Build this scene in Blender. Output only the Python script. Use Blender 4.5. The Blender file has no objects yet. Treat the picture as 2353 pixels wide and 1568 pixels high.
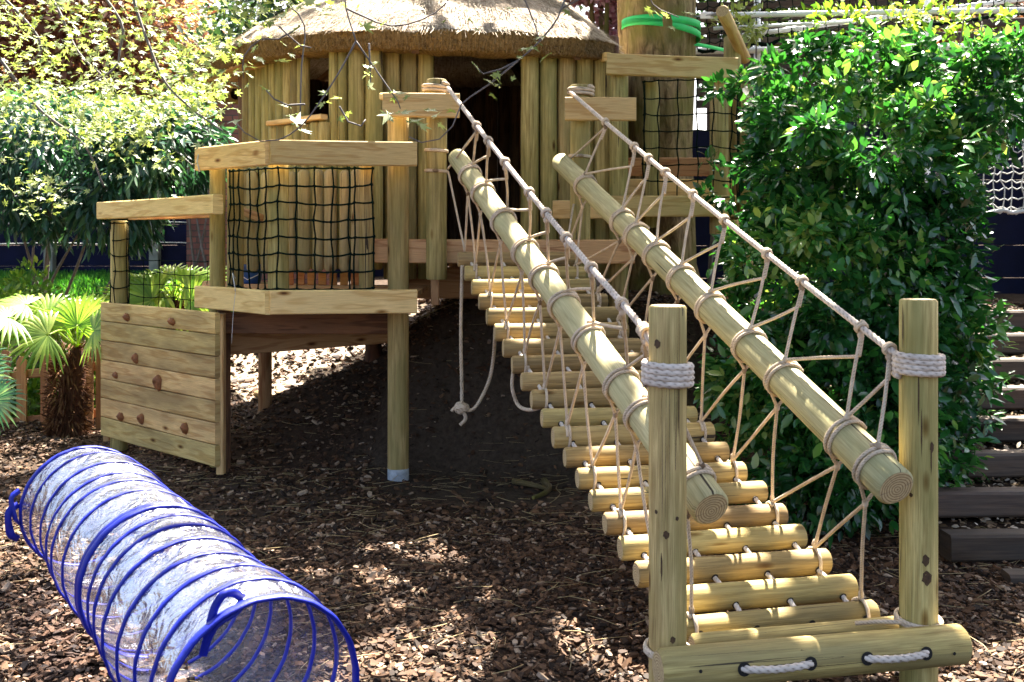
import bpy, math, random
import numpy as np
from mathutils import Vector, Matrix
PI = math.pi
rad = math.radians
random.seed(7)
RNG = np.random.default_rng(11)
scene = bpy.context.scene
C = scene.collection

# ---------------------------------------------------------------- camera, sky, sun, exposure
EYE = 1.5; F = 2400.0; W0 = 2353.0; H0 = 1568.0; HOR = 540.0
cam_d = bpy.data.cameras.new('camera')
cam = bpy.data.objects.new('camera', cam_d); C.objects.link(cam)
cam.location = (0, 0, EYE); cam.rotation_euler = (rad(90), 0, 0)
cam_d.sensor_width = 36; cam_d.lens = F / W0 * 36
cam_d.shift_y = -(H0 / 2 - HOR) / W0
cam_d.clip_start = 0.05; cam_d.clip_end = 500
cam_d.dof.use_dof = True; cam_d.dof.focus_distance = 4.6; cam_d.dof.aperture_fstop = 6.5
scene.camera = cam

SUN_EL, SUN_AZ = 57.0, 14.0
S = Vector((math.sin(rad(SUN_AZ)) * math.cos(rad(SUN_EL)), math.cos(rad(SUN_AZ)) * math.cos(rad(SUN_EL)), math.sin(rad(SUN_EL))))
world = bpy.data.worlds.new("World"); scene.world = world
world.use_nodes = True
nt = world.node_tree
bg = nt.nodes['Background']
sky = nt.nodes.new('ShaderNodeTexSky'); sky.sky_type = 'NISHITA'; sky.sun_disc = False
sky.sun_elevation = rad(SUN_EL); sky.sun_rotation = rad(SUN_AZ); sky.air_density = 0.8; sky.dust_density = 5.0; sky.ozone_density = 0.0
nt.links.new(sky.outputs[0], bg.inputs[0]); bg.inputs[1].default_value = 0.064
sun_d = bpy.data.lights.new('sun', 'SUN'); sun_d.energy = 5.0; sun_d.angle = rad(0.5); sun_d.color = (1, 0.93, 0.82)
sun = bpy.data.objects.new('sun', sun_d); C.objects.link(sun)
sun.rotation_euler = S.to_track_quat('Z', 'Y').to_euler(); sun.location = (0, 0, 30)
scene.view_settings.view_transform = 'Standard'; scene.view_settings.look = 'None'
scene.view_settings.exposure = 3.27; scene.view_settings.gamma = 1.0
scene.render.engine = 'CYCLES'
scene.cycles.max_bounces = 8; scene.cycles.diffuse_bounces = 4; scene.cycles.transparent_max_bounces = 24
scene.cycles.use_denoising = True

# ---------------------------------------------------------------- helpers
def P(px, py, Y):
    return Vector(((px - W0 / 2) / F * Y, Y, EYE - (py - HOR) / F * Y))
def X(px, Y): return (px - W0 / 2) / F * Y
def Z(py, Y): return EYE - (py - HOR) / F * Y
def sst(a, b, x):
    t = np.clip((x - a) / (b - a), 0, 1); return t * t * (3 - 2 * t)
def ground_z(x, y):
    x = np.asarray(x, float); y = np.asarray(y, float)
    Hx = np.interp(x, [-3.2, -2.4, -1.92, -1.59, -1.05, -0.55, -0.2, 1.2, 2.0, 3.5, 6], [0.0, 0.06, 0.22, 0.35, 0.58, 0.92, 1.03, 1.03, .9, .9, 1.0])
    k = sst(7.2, 7.8, y) + 0 * x
    b = (sst(6.6, 7.2, y) * .5 + sst(7.0, 8.0, y) * .5) * Hx
    b = np.where(x > -.8, sst(6.5, 7.4, y) * Hx, b)
    b = b * (1 - sst(8.1, 9.0, y) * (1 - sst(-1.6, -.95, x)))
    g = sst(9.0, 14.0, y) * 0.9
    z = np.maximum(b, g) + 0.02 * np.sin(x * 2.1 + 1) * np.sin(y * 1.7)
    z = z + 0.035 * np.sin(x * 5.3) * np.sin(y * 4.1 + x) * sst(6.2, 7, y) * (1 - sst(11, 13, y))
    return z
def gz(x, y): return float(ground_z(x, y))

def thing(name, label, cat, loc=(0, 0, 0), group=None):
    o = bpy.data.objects.new(name, None); C.objects.link(o); o.location = loc
    o.empty_display_size = 0.1
    o['label'] = label; o['category'] = cat
    if group: o['group'] = group
    return o
def tag(o, label, cat, group=None):
    o['label'] = label; o['category'] = cat
    if group: o['group'] = group
    return o

class MB:
    def __init__(s):
        s.v = []; s.f = []; s.uv = []; s.mi = []; s.rn = []; s.sm = []
    def vert(s, p, r=0.5):
        s.v.append((p[0], p[1], p[2])); s.rn.append(r); return len(s.v) - 1
    def face(s, idx, uvs=None, mi=0, sm=True):
        s.f.append(tuple(idx)); s.uv.extend(uvs if uvs else [(0, 0)] * len(idx)); s.mi.append(mi); s.sm.append(sm)
def root_of(p):
    while p is not None and p.parent is not None: p = p.parent
    return p
def finish(name, me, mats, parent):
    for m in mats: me.materials.append(m)
    o = bpy.data.objects.new(name, me); C.objects.link(o)
    if parent is not None: o.parent = parent
    return o
def build(name, mb, mats, parent=None):
    """mesh data is kept relative to the thing's own base point"""
    mats = mats if isinstance(mats, (list, tuple)) else [mats]
    off = root_of(parent).location if parent is not None else Vector((0, 0, 0))
    base = None
    V = np.array(mb.v, float)
    if parent is None:
        base = Vector(((V[:, 0].min() + V[:, 0].max()) / 2, (V[:, 1].min() + V[:, 1].max()) / 2, V[:, 2].min())); off = base
    V = V - np.array(off)
    me = bpy.data.meshes.new(name)
    me.from_pydata(V.tolist(), [], mb.f)
    uvl = me.uv_layers.new(name='UVMap')
    uvl.data.foreach_set('uv', np.array(mb.uv, float).ravel())
    me.polygons.foreach_set('material_index', mb.mi)
    me.polygons.foreach_set('use_smooth', mb.sm)
    a = me.attributes.new('rnd', 'FLOAT', 'POINT'); a.data.foreach_set('value', mb.rn)
    me.update()
    o = finish(name, me, mats, parent)
    if base is not None: o.location = base
    return o
def np_mesh(name, V, Fc, mat, parent=None, rnd=None, smooth=False):
    """V (n,3), Fc (m,k) all faces of the same size"""
    off = np.array(root_of(parent).location) if parent is not None else np.array([(V[:, 0].min() + V[:, 0].max()) / 2, (V[:, 1].min() + V[:, 1].max()) / 2, V[:, 2].min()])
    me = bpy.data.meshes.new(name)
    n, k = Fc.shape
    me.vertices.add(len(V)); me.vertices.foreach_set('co', (V - off).astype(np.float32).ravel())
    me.loops.add(n * k); me.loops.foreach_set('vertex_index', Fc.astype(np.int32).ravel())
    me.polygons.add(n); me.polygons.foreach_set('loop_start', np.arange(0, n * k, k, dtype=np.int32))
    try: me.polygons.foreach_set('loop_total', np.full(n, k, dtype=np.int32))
    except Exception: pass
    me.polygons.foreach_set('use_smooth', [smooth] * n)
    if rnd is not None:
        a = me.attributes.new('rnd', 'FLOAT', 'POINT'); a.data.foreach_set('value', rnd.astype(np.float32))
    me.update(calc_edges=True); me.validate()
    o = finish(name, me, [mat], parent)
    if parent is None: o.location = off
    return o

def frame_of(d, up=Vector((0, 0, 1))):
    d = d.normalized()
    if abs(d.dot(up)) > 0.98: up = Vector((0, 1, 0))
    a = d.cross(up).normalized(); b = a.cross(d).normalized()
    return d, a, b
def add_log(mb, p0, p1, r0, r1=None, n=18, bev=0.012, wob=0.02, mi=0, mi_end=1, sx=1.0):
    """a rounded timber log with wavy sides, chamfered ends and end-grain caps"""
    p0 = Vector(p0); p1 = Vector(p1); r1 = r0 if r1 is None else r1
    d, a, b = frame_of(p1 - p0); L = (p1 - p0).length
    rv = random.random(); ph = [random.uniform(0, 6.28) for _ in range(6)]
    m = max(2, int(L / 0.12))
    rows = [(0, 1 - bev / r0 * 1.0)] + [(bev + (L - 2 * bev) * i / m, 1.0) for i in range(m + 1)] + [(L, 1 - bev / r1)]
    vo = rv * 37
    ids = []
    for (s, k) in rows:
        t = s / L; r = (r0 + (r1 - r0) * t) * k
        ox = wob * 0.25 * r0 * math.sin(s * 3.1 + ph[0]) ; oy = wob * 0.25 * r0 * math.sin(s * 2.7 + ph[1])
        ring = []
        for j in range(n):
            an = 2 * PI * j / n
            rr = r * (1 + wob * math.sin(2 * an + ph[2]) + wob * .6 * math.sin(3 * an + ph[3] + s * 2) + wob * .5 * math.sin(s * 9 + ph[4] + an))
            ring.append(mb.vert(p0 + d * s + a * (math.cos(an) * rr + ox) * sx + b * (math.sin(an) * rr + oy), rv))
        ids.append(ring)
    for i in range(len(rows) - 1):
        for j in range(n):
            j2 = (j + 1) % n
            u0, u1 = rows[i][0] + rv * 50, rows[i + 1][0] + rv * 50
            v0, v1 = j / n * 2 * PI * r0 + vo, (j + 1) / n * 2 * PI * r0 + vo
            mb.face([ids[i][j], ids[i][j2], ids[i + 1][j2], ids[i + 1][j]], [(u0, v0), (u0, v1), (u1, v1), (u1, v0)], mi)
    # the caps on vertices of their own: crisp edge
    for (ring, sgn, r) in ((ids[0], -1, r0), (ids[-1], 1, r1)):
        nv = [mb.vert(mb.v[q], rv) for q in ring]
        cx = random.uniform(-.12, .12) * r; cy = random.uniform(-.12, .12) * r
        uv = [(math.cos(2 * PI * j / n) * r + cx, math.sin(2 * PI * j / n) * r + cy) for j in range(n)]
        if sgn < 0: mb.face(nv, uv, mi_end, False)
        else: mb.face(nv[::-1], uv[::-1], mi_end, False)
def add_beam(mb, p0, p1, w, h, bev=0.006, mi=0, skew0=0.0, skew1=0.0, up=Vector((0, 0, 1))):
    """sawn timber: p0-p1 is the centre line; w across, h upright; bevelled; skew moves the ends along for mitred joints"""
    p0 = Vector(p0); p1 = Vector(p1); d, a, b = frame_of(p1 - p0, up); L = (p1 - p0).length
    rv = random.random(); uo = rv * 61
    prof = []
    for (x, y) in ((-1, -1), (1, -1), (1, 1), (-1, 1)):
        X0, Y0 = x * w / 2, y * h / 2
        if x * y > 0: prof += [(X0 - 0 * x, Y0 - y * bev), (X0 - x * bev, Y0)]
        else: prof += [(X0 - x * bev, Y0), (X0, Y0 - y * bev)]
    n = len(prof); ids = []
    m = max(1, int(L / 0.4))
    for i in range(m + 1):
        t = i / m; ring = []
        for (x, y) in prof:
            s = L * t + (skew0 * (1 - t) + skew1 * t) * (x / w * 2)
            ring.append(mb.vert(p0 + d * s + a * x + b * (y + 0.0015 * math.sin(i * 2.3 + rv * 9)), rv))
        ids.append(ring)
    per = [0]
    for j in range(n):
        q, q2 = prof[j], prof[(j + 1) % n]; per.append(per[-1] + math.hypot(q2[0] - q[0], q2[1] - q[1]))
    for i in range(m):
        for j in range(n):
            j2 = (j + 1) % n; u0, u1 = L * i / m + uo, L * (i + 1) / m + uo; v0, v1 = per[j] + rv * 7, per[j + 1] + rv * 7
            mb.face([ids[i][j], ids[i][j2], ids[i + 1][j2], ids[i + 1][j]], [(u0, v0), (u0, v1), (u1, v1), (u1, v0)], mi, False)
    uv = [(x + rv, y + rv) for x, y in prof]
    mb.face(ids[0][::-1], uv[::-1], mi, False); mb.face(ids[-1], uv, mi, False)

def catmull(pts, step):
    pts = [Vector(p) for p in pts]; out = []
    if len(pts) == 2:
        n = max(1, int((pts[1] - pts[0]).length / step)); return [pts[0].lerp(pts[1], i / n) for i in range(n + 1)]
    e = [pts[0] * 2 - pts[1]] + pts + [pts[-1] * 2 - pts[-2]]
    for i in range(1, len(e) - 2):
        a, b, c, d = e[i - 1], e[i], e[i + 1], e[i + 2]
        n = max(1, int((c - b).length / step))
        for k in range(n):
            t = k / n
            out.append(0.5 * ((2 * b) + (c - a) * t + (2 * a - 5 * b + 4 * c - d) * t * t + (3 * b - a - 3 * c + d) * t ** 3))
    out.append(pts[-1]); return out
def rope(mb, pts, r, pitch=None, n=9, lobes=3, depth=0.2, step=None, smooth=True, closed=False, taper=None, mi=0):
    """a laid rope: three-lobed section turning along the path"""
    pitch = pitch or r * 7; step = step or r * 0.9
    path = catmull(pts, step) if smooth else [q for i in range(len(pts) - 1) for q in catmull(pts[i:i + 2], step)[:-1]] + [Vector(pts[-1])]
    rv = random.random(); up = None; s = 0; ids = []
    for i, p in enumerate(path):
        t = (path[min(i + 1, len(path) - 1)] - path[max(i - 1, 0)])
        if t.length < 1e-7: t = Vector((0, 0, 1))
        t.normalize()
        if up is None: up = t.orthogonal().normalized()
        up = (up - t * up.dot(t)).normalized(); sd = t.cross(up)
        if i: s += (p - path[i - 1]).length
        tw = 2 * PI * s / pitch / 1.0
        k = 1.0 if taper is None else taper[0] + (taper[1] - taper[0]) * i / len(path)
        ring = []
        for j in range(n):
            an = 2 * PI * j / n
            rr = r * k * ((1 - depth) + depth * abs(math.cos(lobes * (an - tw) / 2))) if lobes else r * k
            ring.append(mb.vert(p + up * math.cos(an) * rr + sd * math.sin(an) * rr, abs(math.cos(lobes * (an - tw) / 2)) if lobes else .8))
        ids.append((ring, s))
    for i in range(len(ids) - 1):
        a, sa = ids[i]; b, sb = ids[i + 1]
        for j in range(n):
            j2 = (j + 1) % n
            mb.face([a[j], a[j2], b[j2], b[j]], [(sa, j / n), (sa, (j + 1) / n), (sb, (j + 1) / n), (sb, j / n)], mi)
    mb.face(ids[0][0][::-1], None, mi); mb.face(ids[-1][0], None, mi)
def tube(mb, pts, r, n=6, step=0.05, taper=None, smooth=True, mi=0):
    rope(mb, pts, r, pitch=1, n=n, lobes=0, step=step, taper=taper, smooth=smooth, mi=mi)
def wrap(mb, c, axis, R, r, turns, rise, start=0.0, n=9, pitch=None, lobes=3, sx=1.0):
    """rope coiled round an axis through c"""
    d, a, b = frame_of(axis); m = int(14 * turns) + 1; pts = []
    for i in range(m):
        t = i / (m - 1); an = start + 2 * PI * turns * t
        pts.append(Vector(c) + a * math.cos(an) * R * sx + b * math.sin(an) * R + d * rise * (t - .5))
    rope(mb, pts, r, pitch=pitch, n=n, lobes=lobes)
    return pts
def blob(mb, c, R, sx=1, sy=1, sz=1, n=10, m=7, rough=0.12, rv=None, mi=0):
    c = Vector(c); rv = random.random() if rv is None else rv; ph = random.uniform(0, 6)
    ids = []
    for i in range(m + 1):
        th = PI * i / m; ring = []
        for j in range(n):
            an = 2 * PI * j / n
            k = R * (1 + rough * math.sin(3 * an + ph + i) + rough * .7 * math.sin(5 * th + ph * 2 + j))
            ring.append(mb.vert(c + Vector((math.sin(th) * math.cos(an) * sx * k, math.sin(th) * math.sin(an) * sy * k, math.cos(th) * sz * k)), rv))
        ids.append(ring)
    for i in range(m):
        for j in range(n):
            j2 = (j + 1) % n; mb.face([ids[i][j], ids[i + 1][j], ids[i + 1][j2], ids[i][j2]], None, mi)

# ---------------------------------------------------------------- materials
def M(name):
    m = bpy.data.materials.new(name); m.use_nodes = True
    nt = m.node_tree; b = nt.nodes['Principled BSDF']; return m, nt, b
def N(nt, t, **kw):
    n = nt.nodes.new('ShaderNode' + t)
    for k, v in kw.items():
        if k.startswith('i_'):
            key = k[2:]; key = int(key) if key.isdigit() else key
            n.inputs[key].default_value = v
        else: setattr(n, k, v)
    return n
def LK(nt, a, b): nt.links.new(a, b)
def ramp(nt, fac, stops):
    r = N(nt, 'ValToRGB'); e = r.color_ramp.elements
    while len(e) < len(stops): e.new(0.5)
    for q, (p, c) in zip(e, stops): q.position = p; q.color = (*c, 1)
    LK(nt, fac, r.inputs[0]); return r
def mixc(nt, fac, a, b, mode='MIX'):
    m = N(nt, 'MixRGB', blend_type=mode)
    for s, v in ((0, fac), (1, a), (2, b)):
        if hasattr(v, 'links') or hasattr(v, 'is_linked'): LK(nt, v, m.inputs[s])
        elif isinstance(v, (tuple, list)): m.inputs[s].default_value = (*v, 1)
        else: m.inputs[s].default_value = v
    return m.outputs[0]
def uvmap(nt, scale):
    tc = N(nt, 'TexCoord'); mp = N(nt, 'Mapping'); mp.inputs['Scale'].default_value = scale
    LK(nt, tc.outputs['UV'], mp.inputs[0]); return mp.outputs[0]
def objmap(nt, scale=(1, 1, 1)):
    tc = N(nt, 'TexCoord'); mp = N(nt, 'Mapping'); mp.inputs['Scale'].default_value = scale
    LK(nt, tc.outputs['Object'], mp.inputs[0]); return mp.outputs[0]
def noise(nt, vec, sc, det=4, rough=.55, dist=0):
    n = N(nt, 'TexNoise'); n.inputs['Scale'].default_value = sc; n.inputs['Detail'].default_value = det
    n.inputs['Roughness'].default_value = rough; n.inputs['Distortion'].default_value = dist
    LK(nt, vec, n.inputs['Vector']); return n
def bump(nt, b, h, strength, dist=0.01):
    bp = N(nt, 'Bump'); bp.inputs['Strength'].default_value = strength; bp.inputs['Distance'].default_value = dist
    LK(nt, h, bp.inputs['Height']); LK(nt, bp.outputs[0], b.inputs['Normal']); return bp

def mat_wood(name, dark, light, stain, stain_amt=.5, rough=.72, cath=False, spec=.25):
    m, nt, b = M(name)
    v = uvmap(nt, (1, 1, 1))
    at = N(nt, 'Attribute', attribute_name='rnd')
    if cath:
        g = noise(nt, uvmap(nt, (1.1, 9, 1)), 1.6, 2, .5)
        mul = N(nt, 'Math', operation='MULTIPLY', i_1=27.0); LK(nt, g.outputs[0], mul.inputs[0])
        sn = N(nt, 'Math', operation='SINE'); LK(nt, mul.outputs[0], sn.inputs[0])
        g1 = N(nt, 'MapRange'); g1.inputs[1].default_value = -1; g1.inputs[2].default_value = 1; LK(nt, sn.outputs[0], g1.inputs[0])
        lines = g1.outputs[0]
    else:
        g = noise(nt, uvmap(nt, (2.2, 38, 1)), 1.5, 5, .6, .3); lines = g.outputs[0]
    fine = noise(nt, uvmap(nt, (6, 220, 1)), 1.5, 3, .6)
    c = ramp(nt, lines, [(0.3, dark), (0.62, light)] if not cath else [(0.0, dark), (0.45, light)])
    c2 = mixc(nt, 0.7, c.outputs[0], ramp(nt, fine.outputs[0], [(0.3, (.55, .5, .42)), (0.65, (1.1, 1.1, 1.1))]).outputs[0], 'MULTIPLY')
    # big soft stains, green / grey weathering
    st = noise(nt, uvmap(nt, (1.3, 6, 1)), 1.2, 3, .6)
    sr = ramp(nt, st.outputs[0], [(0.4, (0, 0, 0)), (0.62, (stain_amt,) * 3)])
    c3 = mixc(nt, sr.outputs[0], c2, stain)
    # knots
    vo = N(nt, 'TexVoronoi'); vo.inputs['Scale'].default_value = 1.0; LK(nt, uvmap(nt, (2.6, 7.5, 1)), vo.inputs['Vector'])
    kn = ramp(nt, vo.outputs['Distance'], [(0.03, (.14, .08, .04)), (0.065, (.5, .38, .25)), (0.13, (1, 1, 1))])
    c4 = mixc(nt, 1.0, c3, kn.outputs[0], 'MULTIPLY')
    # drying cracks: thin dark lengthways lines
    ck = noise(nt, uvmap(nt, (0.22, 24, 1)), 1.3, 1, .3, .05)
    cr = N(nt, 'Math', operation='SUBTRACT', i_1=0.5); LK(nt, ck.outputs[0], cr.inputs[0])
    ca = N(nt, 'Math', operation='ABSOLUTE'); LK(nt, cr.outputs[0], ca.inputs[0])
    lo = noise(nt, uvmap(nt, (1.1, 4, 1)), 1.3, 1, .5)
    cl = N(nt, 'MapRange'); cl.inputs[1].default_value = .5; cl.inputs[2].default_value = .62; cl.inputs[3].default_value = 0; cl.inputs[4].default_value = .0 if cath else .006
    LK(nt, lo.outputs[0], cl.inputs[0])
    cm = N(nt, 'Math', operation='LESS_THAN'); LK(nt, ca.outputs[0], cm.inputs[0]); LK(nt, cl.outputs[0], cm.inputs[1])
    c5 = mixc(nt, cm.outputs[0], c4, (.05, .035, .02))
    # each timber its own tone
    hv = N(nt, 'HueSaturation'); LK(nt, c5, hv.inputs['Color'])
    mr = N(nt, 'MapRange'); mr.inputs[3].default_value = .72; mr.inputs[4].default_value = 1.22; LK(nt, at.outputs['Fac'], mr.inputs[0]); LK(nt, mr.outputs[0], hv.inputs['Value'])
    wn = N(nt, 'TexWhiteNoise', noise_dimensions='1D'); LK(nt, at.outputs['Fac'], wn.inputs['W'])
    mh = N(nt, 'MapRange'); mh.inputs[3].default_value = .485; mh.inputs[4].default_value = .512; LK(nt, wn.outputs[0], mh.inputs[0]); LK(nt, mh.outputs[0], hv.inputs['Hue'])
    LK(nt, hv.outputs[0], b.inputs['Base Color'])
    b.inputs['Roughness'].default_value = rough; b.inputs['Specular IOR Level'].default_value = spec
    hs = mixc(nt, .5, lines, fine.outputs[0]); hs2 = mixc(nt, cm.outputs[0], hs, (0, 0, 0))
    bump(nt, b, hs2, .35, .004)
    return m
def mat_end(name, dark, light):
    m, nt, b = M(name)
    v = uvmap(nt, (1, 1, 1)); nz = noise(nt, v, 14, 2)
    ad = N(nt, 'VectorMath', operation='MULTIPLY_ADD'); LK(nt, nz.outputs['Color'], ad.inputs[0]); ad.inputs[1].default_value = (.012, .012, 0); LK(nt, v, ad.inputs[2])
    ln = N(nt, 'VectorMath', operation='LENGTH'); LK(nt, ad.outputs[0], ln.inputs[0])
    mu = N(nt, 'Math', operation='MULTIPLY', i_1=620.0); LK(nt, ln.outputs['Value'], mu.inputs[0])
    si = N(nt, 'Math', operation='SINE'); LK(nt, mu.outputs[0], si.inputs[0])
    c = ramp(nt, si.outputs[0], [(0.0, light), (0.9, dark)])
    n2 = noise(nt, v, 60, 4); c2 = mixc(nt, .5, c.outputs[0], ramp(nt, n2.outputs[0], [(.3, (.6, .55, .5)), (.7, (1.1, 1.1, 1.1))]).outputs[0], 'MULTIPLY')
    # radial checks
    sp = N(nt, 'SeparateXYZ'); LK(nt, ad.outputs[0], sp.inputs[0])
    at = N(nt, 'Math', operation='ARCTAN2'); LK(nt, sp.outputs[1], at.inputs[0]); LK(nt, sp.outputs[0], at.inputs[1])
    n3 = N(nt, 'TexNoise', noise_dimensions='1D'); n3.inputs['Scale'].default_value = 3.5; LK(nt, at.outputs[0], n3.inputs['W'])
    s2 = N(nt, 'Math', operation='SUBTRACT', i_1=.5); LK(nt, n3.outputs[0], s2.inputs[0]); a2 = N(nt, 'Math', operation='ABSOLUTE'); LK(nt, s2.outputs[0], a2.inputs[0])
    l2 = N(nt, 'Math', operation='LESS_THAN', i_1=.0025); LK(nt, a2.outputs[0], l2.inputs[0])
    c3 = mixc(nt, l2.outputs[0], c2, (.12, .08, .05))
    LK(nt, c3, b.inputs['Base Color']); b.inputs['Roughness'].default_value = .8
    return m
ROUND = mat_wood('treated_round_timber', (.25, .175, .055), (.57, .45, .18), (.20, .18, .055), .7)
RUNG = mat_wood('weathered_rung_timber', (.24, .155, .05), (.52, .385, .15), (.24, .18, .08), .65)
POLE = mat_wood('pale_pole_timber', (.32, .26, .125), (.56, .48, .27), (.30, .28, .13), .55)
SAWN = mat_wood('sawn_pine', (.60, .38, .135), (.76, .55, .235), (.58, .42, .17), .35, cath=True)
WALLW = mat_wood('scuffed_wall_timber', (.60, .38, .13), (.76, .54, .215), (.18, .12, .05), .5, cath=True)
SAWN_RED = mat_wood('reddish_sawn_pine', (.40, .20, .08), (.60, .37, .17), (.46, .29, .13), .5, cath=True)
SAWN_DARK = mat_wood('dark_joist_and_shade_timber', (.10, .045, .02), (.20, .10, .045), (.08, .05, .03), .5, cath=True)  # joists; also stands in for shade inside the hut
ENDG = mat_end('end_grain', (.26, .16, .06), (.56, .42, .22))
PICKET = mat_wood('orange_picket_timber', (.28, .12, .045), (.45, .22, .09), (.22, .12, .06), .5)

def mat_simple(name, col, rough=.6, var=.25, sc=8, bmp=.2, bsc=40, metal=0, trans=None, spec=.5):
    m, nt, b = M(name); v = objmap(nt); n = noise(nt, v, sc, 5)
    c = ramp(nt, n.outputs[0], [(.3, tuple(x * (1 - var) for x in col)), (.7, tuple(min(1, x * (1 + var)) for x in col))])
    LK(nt, c.outputs[0], b.inputs['Base Color']); b.inputs['Roughness'].default_value = rough; b.inputs['Metallic'].default_value = metal
    b.inputs['Specular IOR Level'].default_value = spec
    if bmp: n2 = noise(nt, v, bsc, 4); bump(nt, b, n2.outputs[0], bmp, .005)
    return m
ROPE = mat_simple('natural_rope', (.52, .40, .26), .9, .22, 30, .5, 400, spec=.1)
ROPE_W = mat_simple('pale_handrail_rope', (.66, .58, .46), .85, .12, 20, .4, 400, spec=.15)
ROPE_T = mat_simple('lashing_rope', (.58, .48, .38), .85, .14, 25, .4, 400, spec=.15)
KNOT = mat_simple('timber_knot', (.07, .035, .012), .8, .4, 60, .3, 90)
def mat_rope(name, col, dark):
    m, nt, b = M(name); at = N(nt, 'Attribute', attribute_name='rnd'); n = noise(nt, objmap(nt), 25, 4); f = noise(nt, objmap(nt), 500, 3)
    r = ramp(nt, at.outputs['Fac'], [(.05, dark), (.55, col), (1, tuple(min(1, x * 1.12) for x in col))])
    c = mixc(nt, .7, r.outputs[0], ramp(nt, n.outputs[0], [(.3, (.68, .64, .6)), (.7, (1.12, 1.12, 1.12))]).outputs[0], 'MULTIPLY')
    LK(nt, c, b.inputs['Base Color']); b.inputs['Roughness'].default_value = .92; b.inputs['Specular IOR Level'].default_value = .1; bump(nt, b, f.outputs[0], .5, .003); return m
ROPE = mat_rope('natural_rope', (.60, .49, .36), (.19, .13, .08))
ROPE_W = mat_rope('pale_handrail_rope', (.68, .61, .52), (.26, .2, .14))
ROPE_T = mat_rope('lashing_rope', (.66, .57, .48), (.2, .14, .10))
CORD = mat_simple('dark_green_net_cord', (.004, .011, .008), 1, .3, 30, .3, 200, spec=.05)
CORD_W = mat_simple('white_net_cord', (.55, .55, .52), .8, .2, 10, 0)
BLACK = mat_simple('hole_black', (.01, .008, .006), .9, .2, 10, 0)
CONC = mat_simple('concrete_grey', (.33, .36, .38), .9, .3, 30, .6, 90)
HOLD = mat_simple('climbing_hold_resin', (.24, .09, .03), .7, .4, 30, .6, 120)
NAVY = mat_simple('navy_fence_paint', (.0025, .004, .022), .8, .35, 4, .3, 60, spec=.2)
GREYPOST = mat_simple('weathered_grey_timber', (.20, .22, .17), .85, .3, 8, .4, 60)
METAL = mat_simple('pale_metal_tube', (.75, .77, .80), .4, .08, 6, 0)
BARKT = None
def mat_leaf(name, stops, trans=.35, rough=.45, spec=.5, tcol=1.6):
    m, nt, b = M(name); at = N(nt, 'Attribute', attribute_name='rnd')
    c = ramp(nt, at.outputs['Fac'], stops)
    LK(nt, c.outputs[0], b.inputs['Base Color']); b.inputs['Roughness'].default_value = rough; b.inputs['Specular IOR Level'].default_value = spec
    tr = N(nt, 'BsdfTranslucent')
    tc = mixc(nt, 1.0, c.outputs[0], (tcol, tcol * 1.05, tcol * .5), 'MULTIPLY'); LK(nt, tc, tr.inputs[0])
    mx = N(nt, 'MixShader'); mx.inputs[0].default_value = trans
    out = nt.nodes['Material Output']; LK(nt, b.outputs[0], mx.inputs[1]); LK(nt, tr.outputs[0], mx.inputs[2]); LK(nt, mx.outputs[0], out.inputs[0])
    return m
L_SHRUB = mat_leaf('glossy_laurel_leaf', [(0, (.008, .048, .012)), (.5, (.024, .125, .024)), (.8, (.07, .22, .04)), (1, (.26, .36, .09))], .28, .26, .8, 1.8)
L_RHODO = mat_leaf('blue_green_leaf', [(0, (.012, .045, .03)), (.6, (.026, .09, .055)), (1, (.10, .19, .08))], .25, .4, .5)
L_MAPLE = mat_leaf('young_maple_leaf', [(0, (.16, .21, .06)), (.6, (.28, .34, .12)), (1, (.42, .46, .24))], .38, .5, .5, 1.25)
L_TREE = mat_leaf('canopy_leaf', [(0, (.04, .10, .02)), (.6, (.07, .15, .03)), (1, (.12, .2, .04))], .3, .5, .3)
L_BUSH = mat_leaf('bright_bush_leaf', [(0, (.06, .15, .02)), (.5, (.14, .24, .03)), (1, (.3, .36, .07))], .45, .5, .3)
L_COPPER = mat_leaf('copper_leaf', [(0, (.09, .03, .03)), (.5, (.19, .075, .055)), (1, (.34, .22, .14))], .3, .6, .3)
L_DARK = mat_leaf('dark_evergreen_leaf', [(0, (.012, .035, .02)), (.6, (.03, .07, .03)), (1, (.09, .14, .05))], .2, .5, .3)
L_PINK = mat_leaf('pink_blossom', [(0, (.3, .1, .16)), (.6, (.5, .25, .34)), (1, (.6, .45, .5))], .3, .6, .3, 1.1)
L_PALM = mat_leaf('fan_palm_leaf', [(0, (.08, .17, .02)), (.5, (.2, .32, .045)), (1, (.36, .44, .1))], .45, .38, .5)
L_PALMB = mat_leaf('blue_palm_leaf', [(0, (.04, .12, .06)), (.5, (.08, .2, .11)), (1, (.2, .3, .16))], .35, .38, .5)
L_GRASS = mat_leaf('lawn_grass', [(0, (.02, .10, .015)), (.6, (.04, .17, .02)), (1, (.1, .25, .03))], .3, .6, .2)
TWIG = mat_simple('grey_twig_bark', (.13, .11, .10), .8, .3, 20, .3, 90)

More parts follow.
